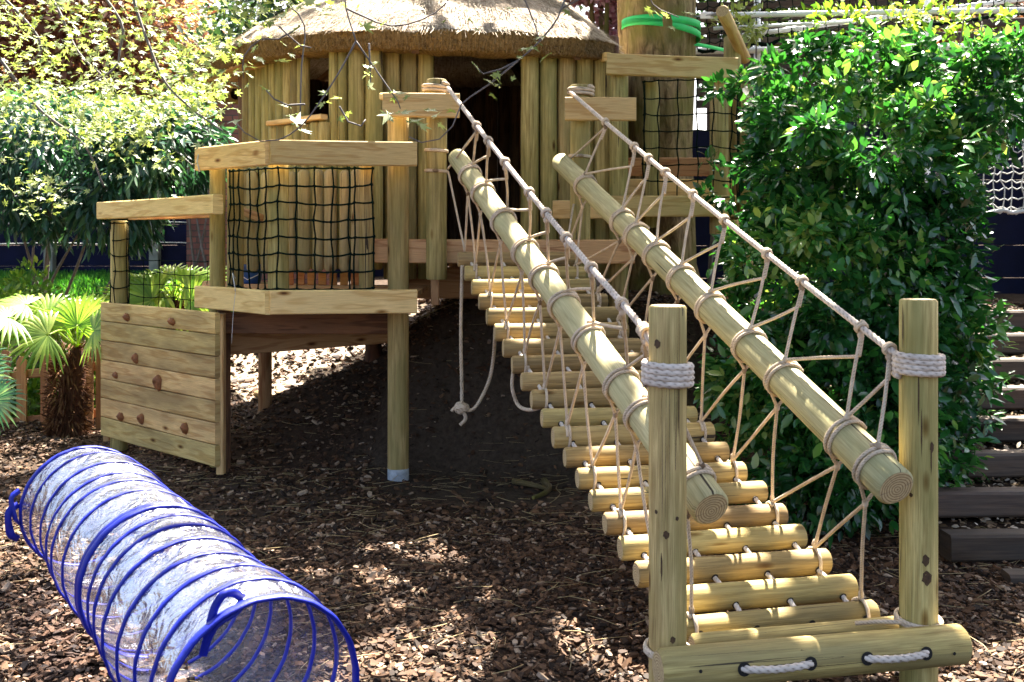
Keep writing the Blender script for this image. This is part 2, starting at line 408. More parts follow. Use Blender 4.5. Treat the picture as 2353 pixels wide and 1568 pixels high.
def mat_bark(name, c1, c2, moss=None, sc=1.0):
    m, nt, b = M(name); v = uvmap(nt, (2.0 * sc, 14 * sc, 1)); n = noise(nt, v, 2.2, 8, .65, .6)
    c = ramp(nt, n.outputs[0], [(.32, c1), (.68, c2)]); col = c.outputs[0]
    if moss:
        n2 = noise(nt, objmap(nt), 1.6, 3); r = ramp(nt, n2.outputs[0], [(.45, (0, 0, 0)), (.6, (.8, .8, .8))]); col = mixc(nt, r.outputs[0], col, moss)
    LK(nt, col, b.inputs['Base Color']); b.inputs['Roughness'].default_value = .92; b.inputs['Specular IOR Level'].default_value = .15
    bump(nt, b, n.outputs[0], 1.0, .03); return m
BARK = mat_bark('tree_bark', (.05, .028, .012), (.42, .31, .16), (.17, .165, .04), 1.4)
FIBRE = mat_bark('palm_fibre', (.05, .022, .012), (.17, .07, .035), None, 2)

# ---------------------------------------------------------------- leaves by the thousand
def leaf_mesh(name, pos, direc, size, mat, parent=None, wr=.42, rnd=None, fold=.18, roll=None):
    """pos (n,3) leaf bases, direc (n,3) leaf directions; each leaf is a folded blade of eight faces"""
    n = len(pos); d = direc / np.linalg.norm(direc, axis=1, keepdims=True)
    up = RNG.normal(size=(n, 3)) * .55 + np.array([0, -.15, 1.0]) if roll is None else roll
    s = np.cross(d, up); s /= np.linalg.norm(s, axis=1, keepdims=True) + 1e-9
    u = np.cross(s, d); L = size[:, None]; w = L * wr * .5
    V = np.empty((n, 8, 3))
    dr = u * L * RNG.uniform(-.05, .22, (n, 1))
    V[:, 0] = pos
    V[:, 1] = pos + d * L * .30 - s * w * .85 + u * L * fold * .3 - dr * .1
    V[:, 2] = pos + d * L * .30 + s * w * .85 + u * L * fold * .3 - dr * .1
    V[:, 3] = pos + d * L * .34 - dr * .1
    V[:, 4] = pos + d * L * .66 - s * w * .8 + u * L * fold * .25 - dr * .45
    V[:, 5] = pos + d * L * .66 + s * w * .8 + u * L * fold * .25 - dr * .45
    V[:, 6] = pos + d * L * .7 - dr * .45
    V[:, 7] = pos + d * L - dr
    f = np.array([[0, 2, 3], [0, 3, 1], [1, 3, 4], [3, 6, 4], [2, 5, 3], [3, 5, 6], [4, 6, 7], [6, 5, 7]])
    Fc = (f[None] + (np.arange(n) * 8)[:, None, None]).reshape(-1, 3)
    r = RNG.random(n) if rnd is None else rnd
    return np_mesh(name, V.reshape(-1, 3), Fc, mat, parent, np.repeat(r, 8), smooth=True)
def maple_mesh(name, pos, nrm, size, mat, parent=None):
    """lobed leaves lying about square to nrm"""
    n = len(pos); nn = nrm / np.linalg.norm(nrm, axis=1, keepdims=True)
    a = np.cross(nn, RNG.normal(size=(n, 3))); a /= np.linalg.norm(a, axis=1, keepdims=True); b = np.cross(nn, a)
    prof = [(0, .05), (18, .62), (30, .42), (52, 1.0), (68, .5), (90, 1.15), (112, .5), (128, 1.0), (150, .42), (162, .62), (180, .05), (225, .42), (250, .3), (270, .12), (290, .3), (315, .42)]
    k = len(prof); V = np.empty((n, k + 1, 3)); L = size[:, None]
    V[:, 0] = pos
    for i, (an, r) in enumerate(prof):
        r = r * .5; x = math.cos(rad(an)) * r; y = math.sin(rad(an)) * r
        V[:, i + 1] = pos + (a * x + b * y) * L - nn * L * (r * r) * RNG.uniform(.1, .9, (n, 1)) + nn * L * .06 * (i % 2)
    f = np.array([[0, i + 1, (i + 1) % k + 1] for i in range(k)])
    Fc = (f[None] + (np.arange(n) * (k + 1))[:, None, None]).reshape(-1, 3)
    return np_mesh(name, V.reshape(-1, 3), Fc, mat, parent, np.repeat(RNG.random(n), k + 1), smooth=True)
def ellipsoid_points(c, r, n, inner=.55, front=None):
    u = RNG.normal(size=(n, 3)); u /= np.linalg.norm(u, axis=1, keepdims=True)
    k = inner + (1 - inner) * RNG.random((n, 1)) ** .6
    # knobbly outline
    k *= 1 + .16 * np.sin(u[:, :1] * 9 + c[0]) * np.sin(u[:, 2:] * 8 + c[2] * 3) + .08 * np.sin(u[:, 1:2] * 17 + u[:, :1] * 13) + .09 * RNG.normal(size=(n, 1)) * (RNG.random((n, 1)) < .12)
    return np.array(c) + u * k * np.array(r), u

# ================================================================ SETTING: ground
def mat_ground():
    m, nt, b = M('woodland_soil'); v = objmap(nt)
    n1 = noise(nt, v, 1.1, 5); n2 = noise(nt, v, 28, 8, .7); n3 = noise(nt, v, 5, 4)
    c = ramp(nt, n2.outputs[0], [(.3, (.014, .008, .005)), (.55, (.048, .029, .017)), (.75, (.12, .08, .05))])
    r = ramp(nt, n1.outputs[0], [(.42, (0, 0, 0)), (.62, (.6, .6, .6))])
    c2 = mixc(nt, r.outputs[0], c.outputs[0], (.05, .036, .026))
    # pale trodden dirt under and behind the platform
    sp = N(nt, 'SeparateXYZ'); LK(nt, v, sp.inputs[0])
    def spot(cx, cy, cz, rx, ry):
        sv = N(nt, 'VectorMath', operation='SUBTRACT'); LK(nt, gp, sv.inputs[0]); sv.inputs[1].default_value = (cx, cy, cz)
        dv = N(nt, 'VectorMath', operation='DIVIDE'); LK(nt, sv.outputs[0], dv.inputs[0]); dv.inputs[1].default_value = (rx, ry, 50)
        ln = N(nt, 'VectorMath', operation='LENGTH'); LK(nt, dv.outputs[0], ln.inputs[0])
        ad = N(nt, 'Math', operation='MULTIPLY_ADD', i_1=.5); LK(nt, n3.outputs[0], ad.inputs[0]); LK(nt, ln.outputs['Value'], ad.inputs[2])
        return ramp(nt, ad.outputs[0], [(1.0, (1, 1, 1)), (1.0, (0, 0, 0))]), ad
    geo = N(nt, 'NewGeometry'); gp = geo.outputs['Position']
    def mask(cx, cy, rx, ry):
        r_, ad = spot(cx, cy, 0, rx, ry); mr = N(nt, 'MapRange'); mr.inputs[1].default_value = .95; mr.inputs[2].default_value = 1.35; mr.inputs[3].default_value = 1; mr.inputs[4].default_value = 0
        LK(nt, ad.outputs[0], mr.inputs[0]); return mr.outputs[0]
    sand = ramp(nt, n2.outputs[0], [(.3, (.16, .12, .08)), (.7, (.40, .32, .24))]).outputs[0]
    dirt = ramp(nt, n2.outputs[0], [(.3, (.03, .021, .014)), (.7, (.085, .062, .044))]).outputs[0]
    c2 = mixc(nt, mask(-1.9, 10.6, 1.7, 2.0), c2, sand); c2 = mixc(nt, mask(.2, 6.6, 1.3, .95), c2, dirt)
    LK(nt, c2, b.inputs['Base Color']); b.inputs['Roughness'].default_value = .95; b.inputs['Specular IOR Level'].default_value = .1
    bump(nt, b, n2.outputs[0], .8, .02); return m
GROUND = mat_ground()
def make_ground():
    xs = np.concatenate([np.linspace(-120, -9, 24)[:-1], np.linspace(-9, 9, 181), np.linspace(9, 120, 24)[1:]])
    ys = np.concatenate([np.linspace(-60, 0, 12)[:-1], np.linspace(0, 14, 141), np.linspace(14, 160, 30)[1:]])
    XX, YY = np.meshgrid(xs, ys); ZZ = ground_z(XX, YY)
    V = np.stack([XX.ravel(), YY.ravel(), ZZ.ravel()], 1); nx = len(xs)
    i = np.arange(len(ys) - 1)[:, None] * nx + np.arange(nx - 1)[None]; i = i.ravel()
    Fc = np.stack([i, i + 1, i + nx + 1, i + nx], 1)
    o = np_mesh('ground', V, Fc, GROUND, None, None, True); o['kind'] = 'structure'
make_ground()

# ---- bark chips: countless flakes over the play area
def mat_chip():
    m, nt, b = M('bark_chip'); at = N(nt, 'Attribute', attribute_name='rnd')
    c = ramp(nt, at.outputs['Fac'], [(0, (.014, .007, .003)), (.45, (.062, .028, .011)), (.85, (.14, .072, .034)), (1, (.38, .28, .19))])
    n = noise(nt, objmap(nt), 60, 3); c2 = mixc(nt, .6, c.outputs[0], ramp(nt, n.outputs[0], [(.3, (.5, .5, .5)), (.7, (1.3, 1.3, 1.3))]).outputs[0], 'MULTIPLY')
    LK(nt, c2, b.inputs['Base Color']); b.inputs['Roughness'].default_value = .8; b.inputs['Specular IOR Level'].default_value = .3; return m
CHIP = mat_chip()
def chips(name, x0, x1, y0, y1, n, smin, smax, keep=None):
    x = RNG.uniform(x0, x1, n); y = RNG.uniform(y0, y1, n)
    if keep is not None:
        k = keep(x, y); x = x[k]; y = y[k]; n = len(x)
    z = ground_z(x, y) + RNG.uniform(-.004, .016, n)
    L = RNG.uniform(smin, smax, n) * RNG.choice([1, 1, 1.5, .6], n); w = L * RNG.uniform(.35, .7, n); h = L * RNG.uniform(.12, .28, n)
    an = RNG.uniform(0, 2 * PI, n); tl = RNG.normal(0, .35, n); t2 = RNG.normal(0, .3, n)
    d = np.stack([np.cos(an) * np.cos(tl), np.sin(an) * np.cos(tl), np.sin(tl)], 1)
    s = np.stack([-np.sin(an), np.cos(an), np.sin(t2)], 1); s /= np.linalg.norm(s, axis=1, keepdims=True); u = np.cross(d, s)
    c = np.stack([x, y, z], 1)
    prof = [(-.5, -.25), (-.15, -.5), (.4, -.4), (.5, .15), (.1, .5), (-.4, .4)]
    V = np.empty((n, 12, 3))
    for i, (a, b_) in enumerate(prof):
        ja = RNG.uniform(.75, 1.25, (n, 1)); p = c + d * L[:, None] * a * ja + s * w[:, None] * b_ * ja
        V[:, i] = p - u * h[:, None] * .5; V[:, i + 6] = p * 1.0 + u * h[:, None] * .5 - d * L[:, None] * a * .12
    tris = [[6, 7, 8], [6, 8, 9], [6, 9, 10], [6, 10, 11]] 
    for i in range(6):
        j = (i + 1) % 6; tris += [[i, j, j + 6], [i, j + 6, i + 6]]
    Fc = (np.array(tris)[None] + (np.arange(n) * 12)[:, None, None]).reshape(-1, 3)
    o = np_mesh(name, V.reshape(-1, 3), Fc, CHIP, None, np.repeat(RNG.random(n) ** 1.2, 12)); o['kind'] = 'stuff'; return o
def not_dirt(x, y):
    # the trodden patch of bare soil below the bridge foot and the platform stays mostly free of chips
    d = ((x - .15) / 1.0) ** 2 + ((y - 6.35) / .62) ** 2
    m2 = (y > 6.9) & (x > -2.4)
    return (RNG.random(len(x)) < np.where(d < 1, .2, 1.0)) & (RNG.random(len(x)) < np.where(m2, .8, 1.0))
chips('bark_chips', -2.9, 3.2, 2.9, 5.4, 70000, .012, .036, not_dirt)
chips('bark_chips', -4.6, 4.2, 5.4, 9.5, 46000, .016, .042, not_dirt)
chips('leaf_litter', -3.4, -.6, 8.6, 12.6, 3800, .025, .07)
def straws(name, n):
    x = RNG.uniform(-2.6, 2.6, n); y = 3.0 + 4.3 * RNG.random(n) ** .7; z = ground_z(x, y) + RNG.uniform(.01, .03, n)
    mb = MB()
    mid = RNG.random(n)
    for i in range(n):
        L = random.uniform(.05, .2); a = random.uniform(0, PI) if random.random() < .4 else random.gauss(.1, .4)
        k = random.gauss(0, .25)
        p = Vector((x[i], y[i], z[i])); d = Vector((math.cos(a), math.sin(a), random.gauss(0, .08))); s = Vector((-math.sin(a), math.cos(a), 0))
        tube(mb, [p, p + d * L * .5 + s * L * k * .3, p + d * L], random.uniform(.0009, .002), 3, .06)
    o = build(name, mb, [mat_simple('dry_straw', (.30, .22, .10), .7, .3, 4, 0)]); o['kind'] = 'stuff'
straws('dry_needles', 1100)

# ================================================================ ROPE BRIDGE
B0 = P(1822, 1500, 3.4)
bridge = thing('rope_bridge', 'sloping log bridge with round rungs, knotted rope sides and two pale log rails', 'rope bridge', (B0.x, B0.y, 0))
def lerp_at_px(p0, p1, px):
    """point of the 3-D line p0-p1 that is seen in column px"""
    k = (px - W0 / 2) / F; a0 = p0.x - k * p0.y; a1 = p1.x - k * p1.y
    t = a0 / (a0 - a1); return p0.lerp(p1, t)
# main posts at the foot
postL = P(1534, 702, 3.27); postR = P(2110.5, 688, 3.43)
for p, r in ((postL, .0595), (postR, .0605)):
    mb = MB(); add_log(mb, (p.x, p.y, -.35), (p.x, p.y, p.z), r, r, 28, .006, .008)
    for (kx, ky, kw, kh) in ([(1512, 787, 8, 10), (1510, 1168, 4, 5), (1556, 1181, 4, 5), (1531, 1217, 7, 9), (1546, 1454, 6, 8), (1521, 1290, 2, 30), (1560, 930, 1.4, 60)] if p is postL else [(2127, 1275, 8, 13), (2130, 1315, 11, 16), (2085, 750, 1.7, 48), (2112, 905, 1.6, 60), (2118, 985, 1.4, 50), (2142, 1020, 5, 12), (2098, 1130, 4, 5), (2140, 1050, 1.5, 30)]):
        cz = Z(ky, p.y); a0 = math.asin(max(-.95, min(.95, (X(kx, p.y - r) - p.x) / r))); sw = kw / F * p.y; sh = kh / F * p.y; ring = []
        for q in range(16):
            t = 2 * PI * q / 16; da = a0 + math.cos(t) * sw / r * (1 + .2 * math.sin(q * 2.3)); zz = cz + math.sin(t) * sh * (1 + .15 * math.sin(q * 1.7)); RR_ = r * 1.028
            ring.append(mb.vert((p.x + math.sin(da) * RR_, p.y - math.cos(da) * RR_, zz), .5))
        mb.face(ring, None, 2, False)
    build('post', mb, [ROUND, ENDG, KNOT], bridge)
# sloping rails
PL0, PL1 = P(1050, 362, 6.15), P(1635, 1170, 3.36)
PR0, PR1 = P(1288, 372, 6.35), P(2060, 1122, 3.28)
for a, b_, r0, r1 in ((PL0, PL1, .055, .066), (PR0, PR1, .056, .066)):
    mb = MB(); add_log(mb, a, b_, r0, r1, 32, .008, .012); build('side_rail', mb, [POLE, ENDG], bridge)
# rungs
RL = []; RR = []; rungs = []
A0 = P(1052, 597, 6.15); A1 = P(1545, 1450, 3.55)
for i in range(1, 21):
    t = (i - 1) / 19; c = A0.lerp(A1, t); c.z -= .062 * 4 * t * (1 - t)
    ang = rad(6.5 + 5 * t + random.uniform(-.6, .6)); L = .70 + .065 * t + random.uniform(-.008, .008)
    e = c + Vector((math.cos(ang), math.sin(ang), random.uniform(-.012, .012))) * L
    RL.append(c); RR.append(e)
    mb = MB(); add_log(mb, c, e, random.uniform(.043, .048), None, 20, .007, .02)
    rungs.append(build('rung', mb, [RUNG, ENDG], bridge))
fl0, fl1 = P(1512, 1540, 3.15), P(2212, 1480, 3.35)
mb = MB(); add_log(mb, fl0, fl1, .064, .062, 30, .01, .012); footlog = build('foot_log', mb, [RUNG, ENDG], bridge)
bk0, bk1 = P(1590, 1490, 3.42), P(2080, 1446, 3.56)
mb = MB(); add_log(mb, bk0, bk1, .045, None, 20, .008, .02); build('rung', mb, [RUNG, ENDG], bridge)
RL.append(bk0); RR.append(bk1)
# threading ropes through the rungs
for k in (.10, .37, .64, .91):
    mb = MB(); pts = [RL[i].lerp(RR[i], k) + Vector((0, 0, .004 * (-1) ** i)) for i in range(21)]
    rope(mb, pts, .0095, pitch=.05, n=9); 
    for i in range(20):
        q = pts[i].lerp(pts[i + 1], .5); 
    build('threading_rope', mb, ROPE_W, bridge)
# drilled holes: dark collars where the ropes enter on the downhill side
def disc(mb, c, nrm, r, n=12, mi=0):
    d, a, b_ = frame_of(nrm); ids = [mb.vert(Vector(c) + a * math.cos(2 * PI * j / n) * r + b_ * math.sin(2 * PI * j / n) * r) for j in range(n)]
    mb.face(ids, None, mi, False)
for i in range(9, 20):
    for k in (.10, .37, .64, .91):
        c = RL[i].lerp(RR[i], k); d = (RL[min(i + 1, 20)].lerp(RR[min(i + 1, 20)], k) - c).normalized(); mb = MB(); disc(mb, c + d * .0485, d, .014); build('drilled_hole', mb, BLACK, rungs[i])
# stitches of thick rope across the foot log
fd, fa, fb = frame_of(fl1 - fl0)
for (xa, xb) in ((.245, .455), (.64, .835)):
    L = fl1 - fl0; a = fl0 + L * xa; b_ = fl0 + L * xb; toward = Vector((.17, -.98, .12)).normalized()
    mb = MB(); s0 = a + toward * .055; s1 = b_ + toward * .055
    rope(mb, [a, s0 + toward * .008, s0.lerp(s1, .5) + toward * .024 - Vector((0, 0, .004)), s1 + toward * .008, b_], .0125, pitch=.08, n=15, depth=.42)
    build('rope_stitch', mb, ROPE_T, bridge)
    mb = MB(); disc(mb, a + toward * .0655, toward, .021, 16); build('drilled_hole', mb, BLACK, footlog); mb = MB(); disc(mb, b_ + toward * .0655, toward, .021, 16); build('drilled_hole', mb, BLACK, footlog)
for q in ((.11, .02), (.11, -.045), (.93, .0)):
    mb = MB(); toward = Vector((.17, -.98, q[1] * 10)).normalized(); disc(mb, fl0.lerp(fl1, q[0]) + toward * .0655, toward, .0055); build('bolt_hole', mb, BLACK, footlog)
# handrail ropes
HL0, HL1 = P(1030, 203, 6.2), P(1487, 768, 3.35)
HR0, HR1 = P(1312, 213, 6.4), P(2048, 806, 3.46)
for (h0, h1, post, R, ps, pe) in ((HL0, HL1, postL, .0595, 825, 892), (HR0, HR1, postR, .0605, 806, 868)):
    mb = MB(); n = 12
    pts = [h0.lerp(h1, i / 6) - Vector((0, 0, .018 * 4 * (i / 6) * (1 - i / 6))) for i in range(7)]
    zt = Z(ps + 8, post.y); zb = Z(pe - 6, post.y); tot = 4.1; m = 64
    Rr = R + .012; st = math.atan2(h1.y - post.y, h1.x - post.x)
    for i in range(m + 1):
        t = i / m; an = st + (2 * PI * tot) * t
        pts.append(Vector((post.x + math.cos(an) * Rr, post.y + math.sin(an) * Rr, zt + (zb - zt) * t)))
    rope(mb, pts, .0128, pitch=.075, n=15, depth=.42)
    build('handrail_rope', mb, ROPE_T, bridge)
# ties at the foot of the posts
for post, R, py in ((postL, .0595, 1497), (postR, .0605, 1428)):
    mb = MB(); c = Vector((post.x, post.y, Z(py, post.y) + .006)); wrap(mb, c, Vector((0.02, -.1, 1)), R + .009, .0085, 2.2, .016, 0, pitch=.04)
    rope(mb, [c + Vector((R * .9, -.035, 0)), c + Vector((R + .06, -.03, .006)), c + Vector((R + .1, .03, -.02))] if post is postL else [c + Vector((-R * .9, -.03, 0)), c + Vector((-R - .07, -.02, .0)), c + Vector((-R - .14, .02, -.02))], .0075, pitch=.04)
    build('rope_tie', mb, ROPE, bridge)
# knotted side nets
def side_net(K, Wp, RI, h0, h1, q0, q1, rungs_a, rungs_b, frac, rr, out):
    mb = MB(); r = .0068; pd = (q1 - q0).normalized(); n = len(K)
    sag = lambda p: p
    Ks = []; Ns = []; Bs = []; Rs = []
    for j in range(n):
        k = lerp_at_px(h0, h1, K[j]); t = (h0 - k).length / (h0 - h1).length; k.z -= .018 * 4 * t * (1 - t); Ks.append(k)
        w = lerp_at_px(q0, q1, Wp[j]); tt = (w - q0).length / (q1 - q0).length; rp = .055 + .011 * tt
        up = (Vector((0, 0, 1)) - pd * pd.z).normalized(); sdv = pd.cross(up)
        Ns.append(w + up * (rp + .014) + sdv * out * .01); Bs.append(w - up * (rp + .045 + .03 * random.random()))
        i = RI[j] - 1; Rp = rungs_a[i].lerp(rungs_b[i], frac) + Vector((0, 0, .052)); Rs.append(Rp)
        # coil on the rail, two turns, slightly askew
        wrap(mb, w, pd + Vector((random.uniform(-.12, .12), random.uniform(-.1, .1), random.uniform(-.1, .1))), rp + .008, r * 1.05, 2.1, .036 + .012 * random.random(), random.uniform(1.2, 1.9), pitch=.036)
        blob(mb, Ns[-1], r * 1.7, 1, 1, 1.1, 8, 6); blob(mb, Bs[-1], r * 1.55, 1, 1, 1.6, 8, 6)
        for s_ in (-1, 1):
            rope(mb, [w + sdv * s_ * (rp + .006) - up * .01, w + sdv * s_ * rp * .62 - up * rp * .92, Bs[-1]], r, pitch=.036)
        # knot on the handrail
        hd = (h1 - h0).normalized(); wrap(mb, k, hd + Vector((0, 0, random.uniform(-.2, .2))), .0135 + .005, r, 2.2, .02, random.uniform(0, 3), pitch=.036)
        blob(mb, k - Vector((0, 0, .026)), r * 1.7, 1, 1, 1.5, 8, 6)
        # knot at the rung: loop
        wrap(mb, Rp - Vector((0, 0, .052)), (rungs_b[i] - rungs_a[i]), rr + .006, r, 1.6, .02, random.uniform(0, 3), pitch=.036)
        blob(mb, Rp + Vector((0, 0, .012)), r * 1.5, 1, 1, 2.0, 8, 6)
    j3 = lambda: Vector((random.uniform(-.006, .006), random.uniform(-.006, .006), random.uniform(-.004, .004)))
    def link(a, b_, dbl=False):
        mid = a.lerp(b_, .5) + j3(); rope(mb, [a, mid, b_], r, pitch=.036)
    for j in range(n):
        kd = Ks[j] - Vector((0, 0, .03)); low = Ks[j] - Vector((0.0, 0.0, .085)).lerp(Vector((0, 0, 0)), 0)
        low = kd.lerp(Ns[j], .26)
        rope(mb, [kd + Vector((.006, 0, 0)), low + Vector((.007, 0, 0))], r, pitch=.036)
        link(kd, Ns[j])
        if j + 1 < n:
            k2 = (Ks[j + 1] - Vector((0, 0, .03))).lerp(Ns[j + 1], .26); link(Ns[j], k2)
            link(Rs[j], Bs[j + 1])
        link(Bs[j], Rs[j])
    return mb, Ks, Ns, Bs, Rs
mbL, KsL, NsL, BsL, RsL = side_net([1095, 1122, 1160, 1216, 1255, 1301, 1358, 1429, 1478, 1484], [1080, 1110, 1157, 1207, 1250, 1296, 1352, 1428, 1478, 1596],
                    [2, 4, 6, 8, 10, 12, 14, 16, 18, 20], HL0, HL1, PL0, PL1, RL, RR, .09, .045, -1)
rope(mbL, [KsL[0] - Vector((0, 0, .03)), P(1030, 388, 6.25)], .0068, pitch=.036)
rope(mbL, [P(1030, 395, 6.25), RL[0].lerp(RR[0], .06) + Vector((0, 0, .05))], .0068, pitch=.036)
rope(mbL, [RL[0].lerp(RR[0], .06) + Vector((0, 0, .05)), BsL[0]], .0068, pitch=.036)
build('side_net', mbL, ROPE, bridge)
mbR, KsR, NsR, BsR, RsR = side_net([1391, 1457, 1490, 1529, 1592, 1664, 1762, 1842, 1978, 2043], [1345, 1430, 1462, 1508, 1565, 1632, 1722, 1800, 1940, 2010],
                    [2, 4, 6, 8, 10, 12, 14, 16, 18, 20], HR0, HR1, PR0, PR1, RL, RR, .93, .045, 1)
rope(mbR, [KsR[0] - Vector((0, 0, .03)), P(1300, 375, 6.45)], .0068, pitch=.036)
rope(mbR, [P(1318, 470, 6.4), RL[0].lerp(RR[0], .93) + Vector((0, 0, .05)), BsR[0]], .0068, pitch=.036, smooth=False)
build('side_net', mbR, ROPE, bridge)

# ================================================================ ROPES THAT HANG UNDER THE BRIDGE
def hanging_rope(name, label, pts, r, knot=None):
    mb = MB(); rope(mb, pts, r, pitch=.06, n=10, depth=.42)
    if knot is not None:
        k = Vector(knot)
        for i in range(3):
            wrap(mb, k + Vector((random.uniform(-.01, .01), 0, random.uniform(-.012, .012))), Vector((random.uniform(-1, 1), random.uniform(-1, 1), random.uniform(-1, 1))), .028, r, 1.4, .02, i * 2)
        rope(mb, [k + Vector((0, 0, -.01)), k + Vector((.02, 0, -.06)), k + Vector((-.012, 0, -.1))], r, pitch=.05)
        rope(mb, [k, k + Vector((-.045, 0, 0)), k + Vector((-.06, 0, -.02))], r, pitch=.05)
    o = build(name, mb, ROPE); tag(o, label, 'rope', 'loose ropes hanging beneath the bridge')
Yh = 6.1
hanging_rope('hanging_rope', 'loose rope knotted at its low end, hanging from the topmost rung', [P(1062, 610, Yh), P(1059, 760, Yh), P(1061, 880, Yh), P(1064, 935, Yh), P(1090, 938, Yh), P(1122, 880, Yh), P(1134, 820, Yh - .05), P(1138, 755, Yh - .2)], .0115, P(1062, 938, Yh))
hanging_rope('hanging_rope', 'short loose rope loop without a knot hanging beneath the middle rungs', [P(1180, 845, 5.3), P(1177, 890, 5.3), P(1190, 930, 5.3), P(1215, 942, 5.2), P(1250, 935, 5.05)], .0105)

# ================================================================ THATCHED HUT
hut = thing('thatched_hut', 'log-walled playhouse with thatched roof, dark doorway and small window opening', 'playhouse', (X(1000, 8.3), 8.3, 1.2))
eave_px = [(452, 182, 8.05), (540, 138, 7.3), (815, 104, 6.75), (1345, 119, 6.95), (1418, 119, 7.25)]
ez = 2.70
eave = [Vector((X(a, y), y, ez + (.02 if i in (1, 2) else 0))) for i, (a, b_, y) in enumerate(eave_px)]
eave[0].z = 2.70; eave += [Vector((.88, 8.5, ez)), Vector((.3, 10.0, ez)), Vector((-1.5, 10.5, ez)), Vector((-2.75, 9.4, ez))]
apex = Vector((X(1045, 8.5), 8.5, 3.72))
def mat_thatch(name, c1, c2, c3):
    m, nt, b = M(name); v = uvmap(nt, (1, 1, 1)); n = noise(nt, uvmap(nt, (60, 5, 1)), 1.4, 6, .65, .4); n2 = noise(nt, objmap(nt), 3.5, 4); n4 = noise(nt, objmap(nt), 45, 3)
    c = ramp(nt, n.outputs[0], [(.3, c1), (.55, c2), (.75, c3)])
    c2_ = mixc(nt, .5, c.outputs[0], ramp(nt, n2.outputs[0], [(.3, (.55, .5, .45)), (.7, (1.15, 1.15, 1.15))]).outputs[0], 'MULTIPLY')
    c3_ = mixc(nt, .6, c2_, ramp(nt, n4.outputs[0], [(.35, (.35, .3, .25)), (.5, (1, 1, 1))]).outputs[0], 'MULTIPLY')
    LK(nt, c3_, b.inputs['Base Color']); b.inputs['Roughness'].default_value = .95; b.inputs['Specular IOR Level'].default_value = .1
    bump(nt, b, mixc(nt, .5, n.outputs[0], n4.outputs[0]), 1, .04); return m
THATCH = mat_thatch('thatch_top', (.24, .18, .12), (.50, .41, .32), (.70, .62, .52))
THATCH_E = mat_thatch('thatch_cut_edge', (.15, .09, .035), (.34, .22, .09), (.48, .34, .16))
def sm_eave(t):
    """closed smooth eave curve, t in 0..1"""
    n = len(eave); k = t * n; i = int(k) % n; f = k - int(k)
    a, b_, c, d = eave[(i - 1) % n], eave[i], eave[(i + 1) % n], eave[(i + 2) % n]
    cr = 0.5 * ((2 * b_) + (c - a) * f + (2 * a - 5 * b_ + 4 * c - d) * f * f + (3 * b_ - a - 3 * c + d) * f ** 3)
    return cr.lerp(b_.lerp(c, f), .62)
mb = MB(); NT = 216; NR = 26; ring_ids = []; TH = .12
for i in range(NR + 1):
    s = i / NR; row = []
    for j in range(NT):
        t = j / NT; e = sm_eave(t); q = e.lerp(apex, s)
        h = .085 * math.sin(PI * min(1, s * 1.3) * .75) + TH
        n_ = .012 * math.sin(j * .9 + math.sin(i * 1.3) * 2) + .016 * math.sin(i * 1.1 + j * .23) + random.uniform(-.006, .006)
        if i == 0: h = TH * .93; 
        row.append(mb.vert((q.x, q.y, q.z + h + n_), random.random()))
    ring_ids.append(row)
per = [0]
for j in range(NT): per.append(per[-1] + (sm_eave((j + 1) / NT) - sm_eave(j / NT)).length)
for i in range(NR):
    for j in range(NT):
        j2 = (j + 1) % NT; v0, v1 = i * .09, (i + 1) * .09
        mb.face([ring_ids[i][j], ring_ids[i][j2], ring_ids[i + 1][j2], ring_ids[i + 1][j]], [(per[j], v0), (per[j + 1], v0), (per[j + 1], v1), (per[j], v1)], 0)
# cut edge and underside
prev = ring_ids[0]
cen = Vector((-.4, 8.5, ez))
for k, (ins, dz, vv) in enumerate([(.0, .85, .05), (.012, .5, .1), (.035, .15, .15), (.07, -.02, .2), (.30, .02, .4)]):
    row = []
    for j in range(NT):
        e = sm_eave(j / NT); inn = (Vector((cen.x, cen.y, 0)) - Vector((e.x, e.y, 0))).normalized()
        p = e + inn * (ins + random.uniform(-.006, .006)) + Vector((0, 0, TH * dz + random.uniform(-.007, .007))); row.append(mb.vert(p, random.random()))
    for j in range(NT):
        j2 = (j + 1) % NT; mb.face([row[j], row[j2], prev[j2], prev[j]], [(per[j], -vv), (per[j + 1], -vv), (per[j + 1], -vv + .05), (per[j], -vv + .05)], 1)
    prev = row
build('thatch_roof', mb, [THATCH, THATCH_E], hut)
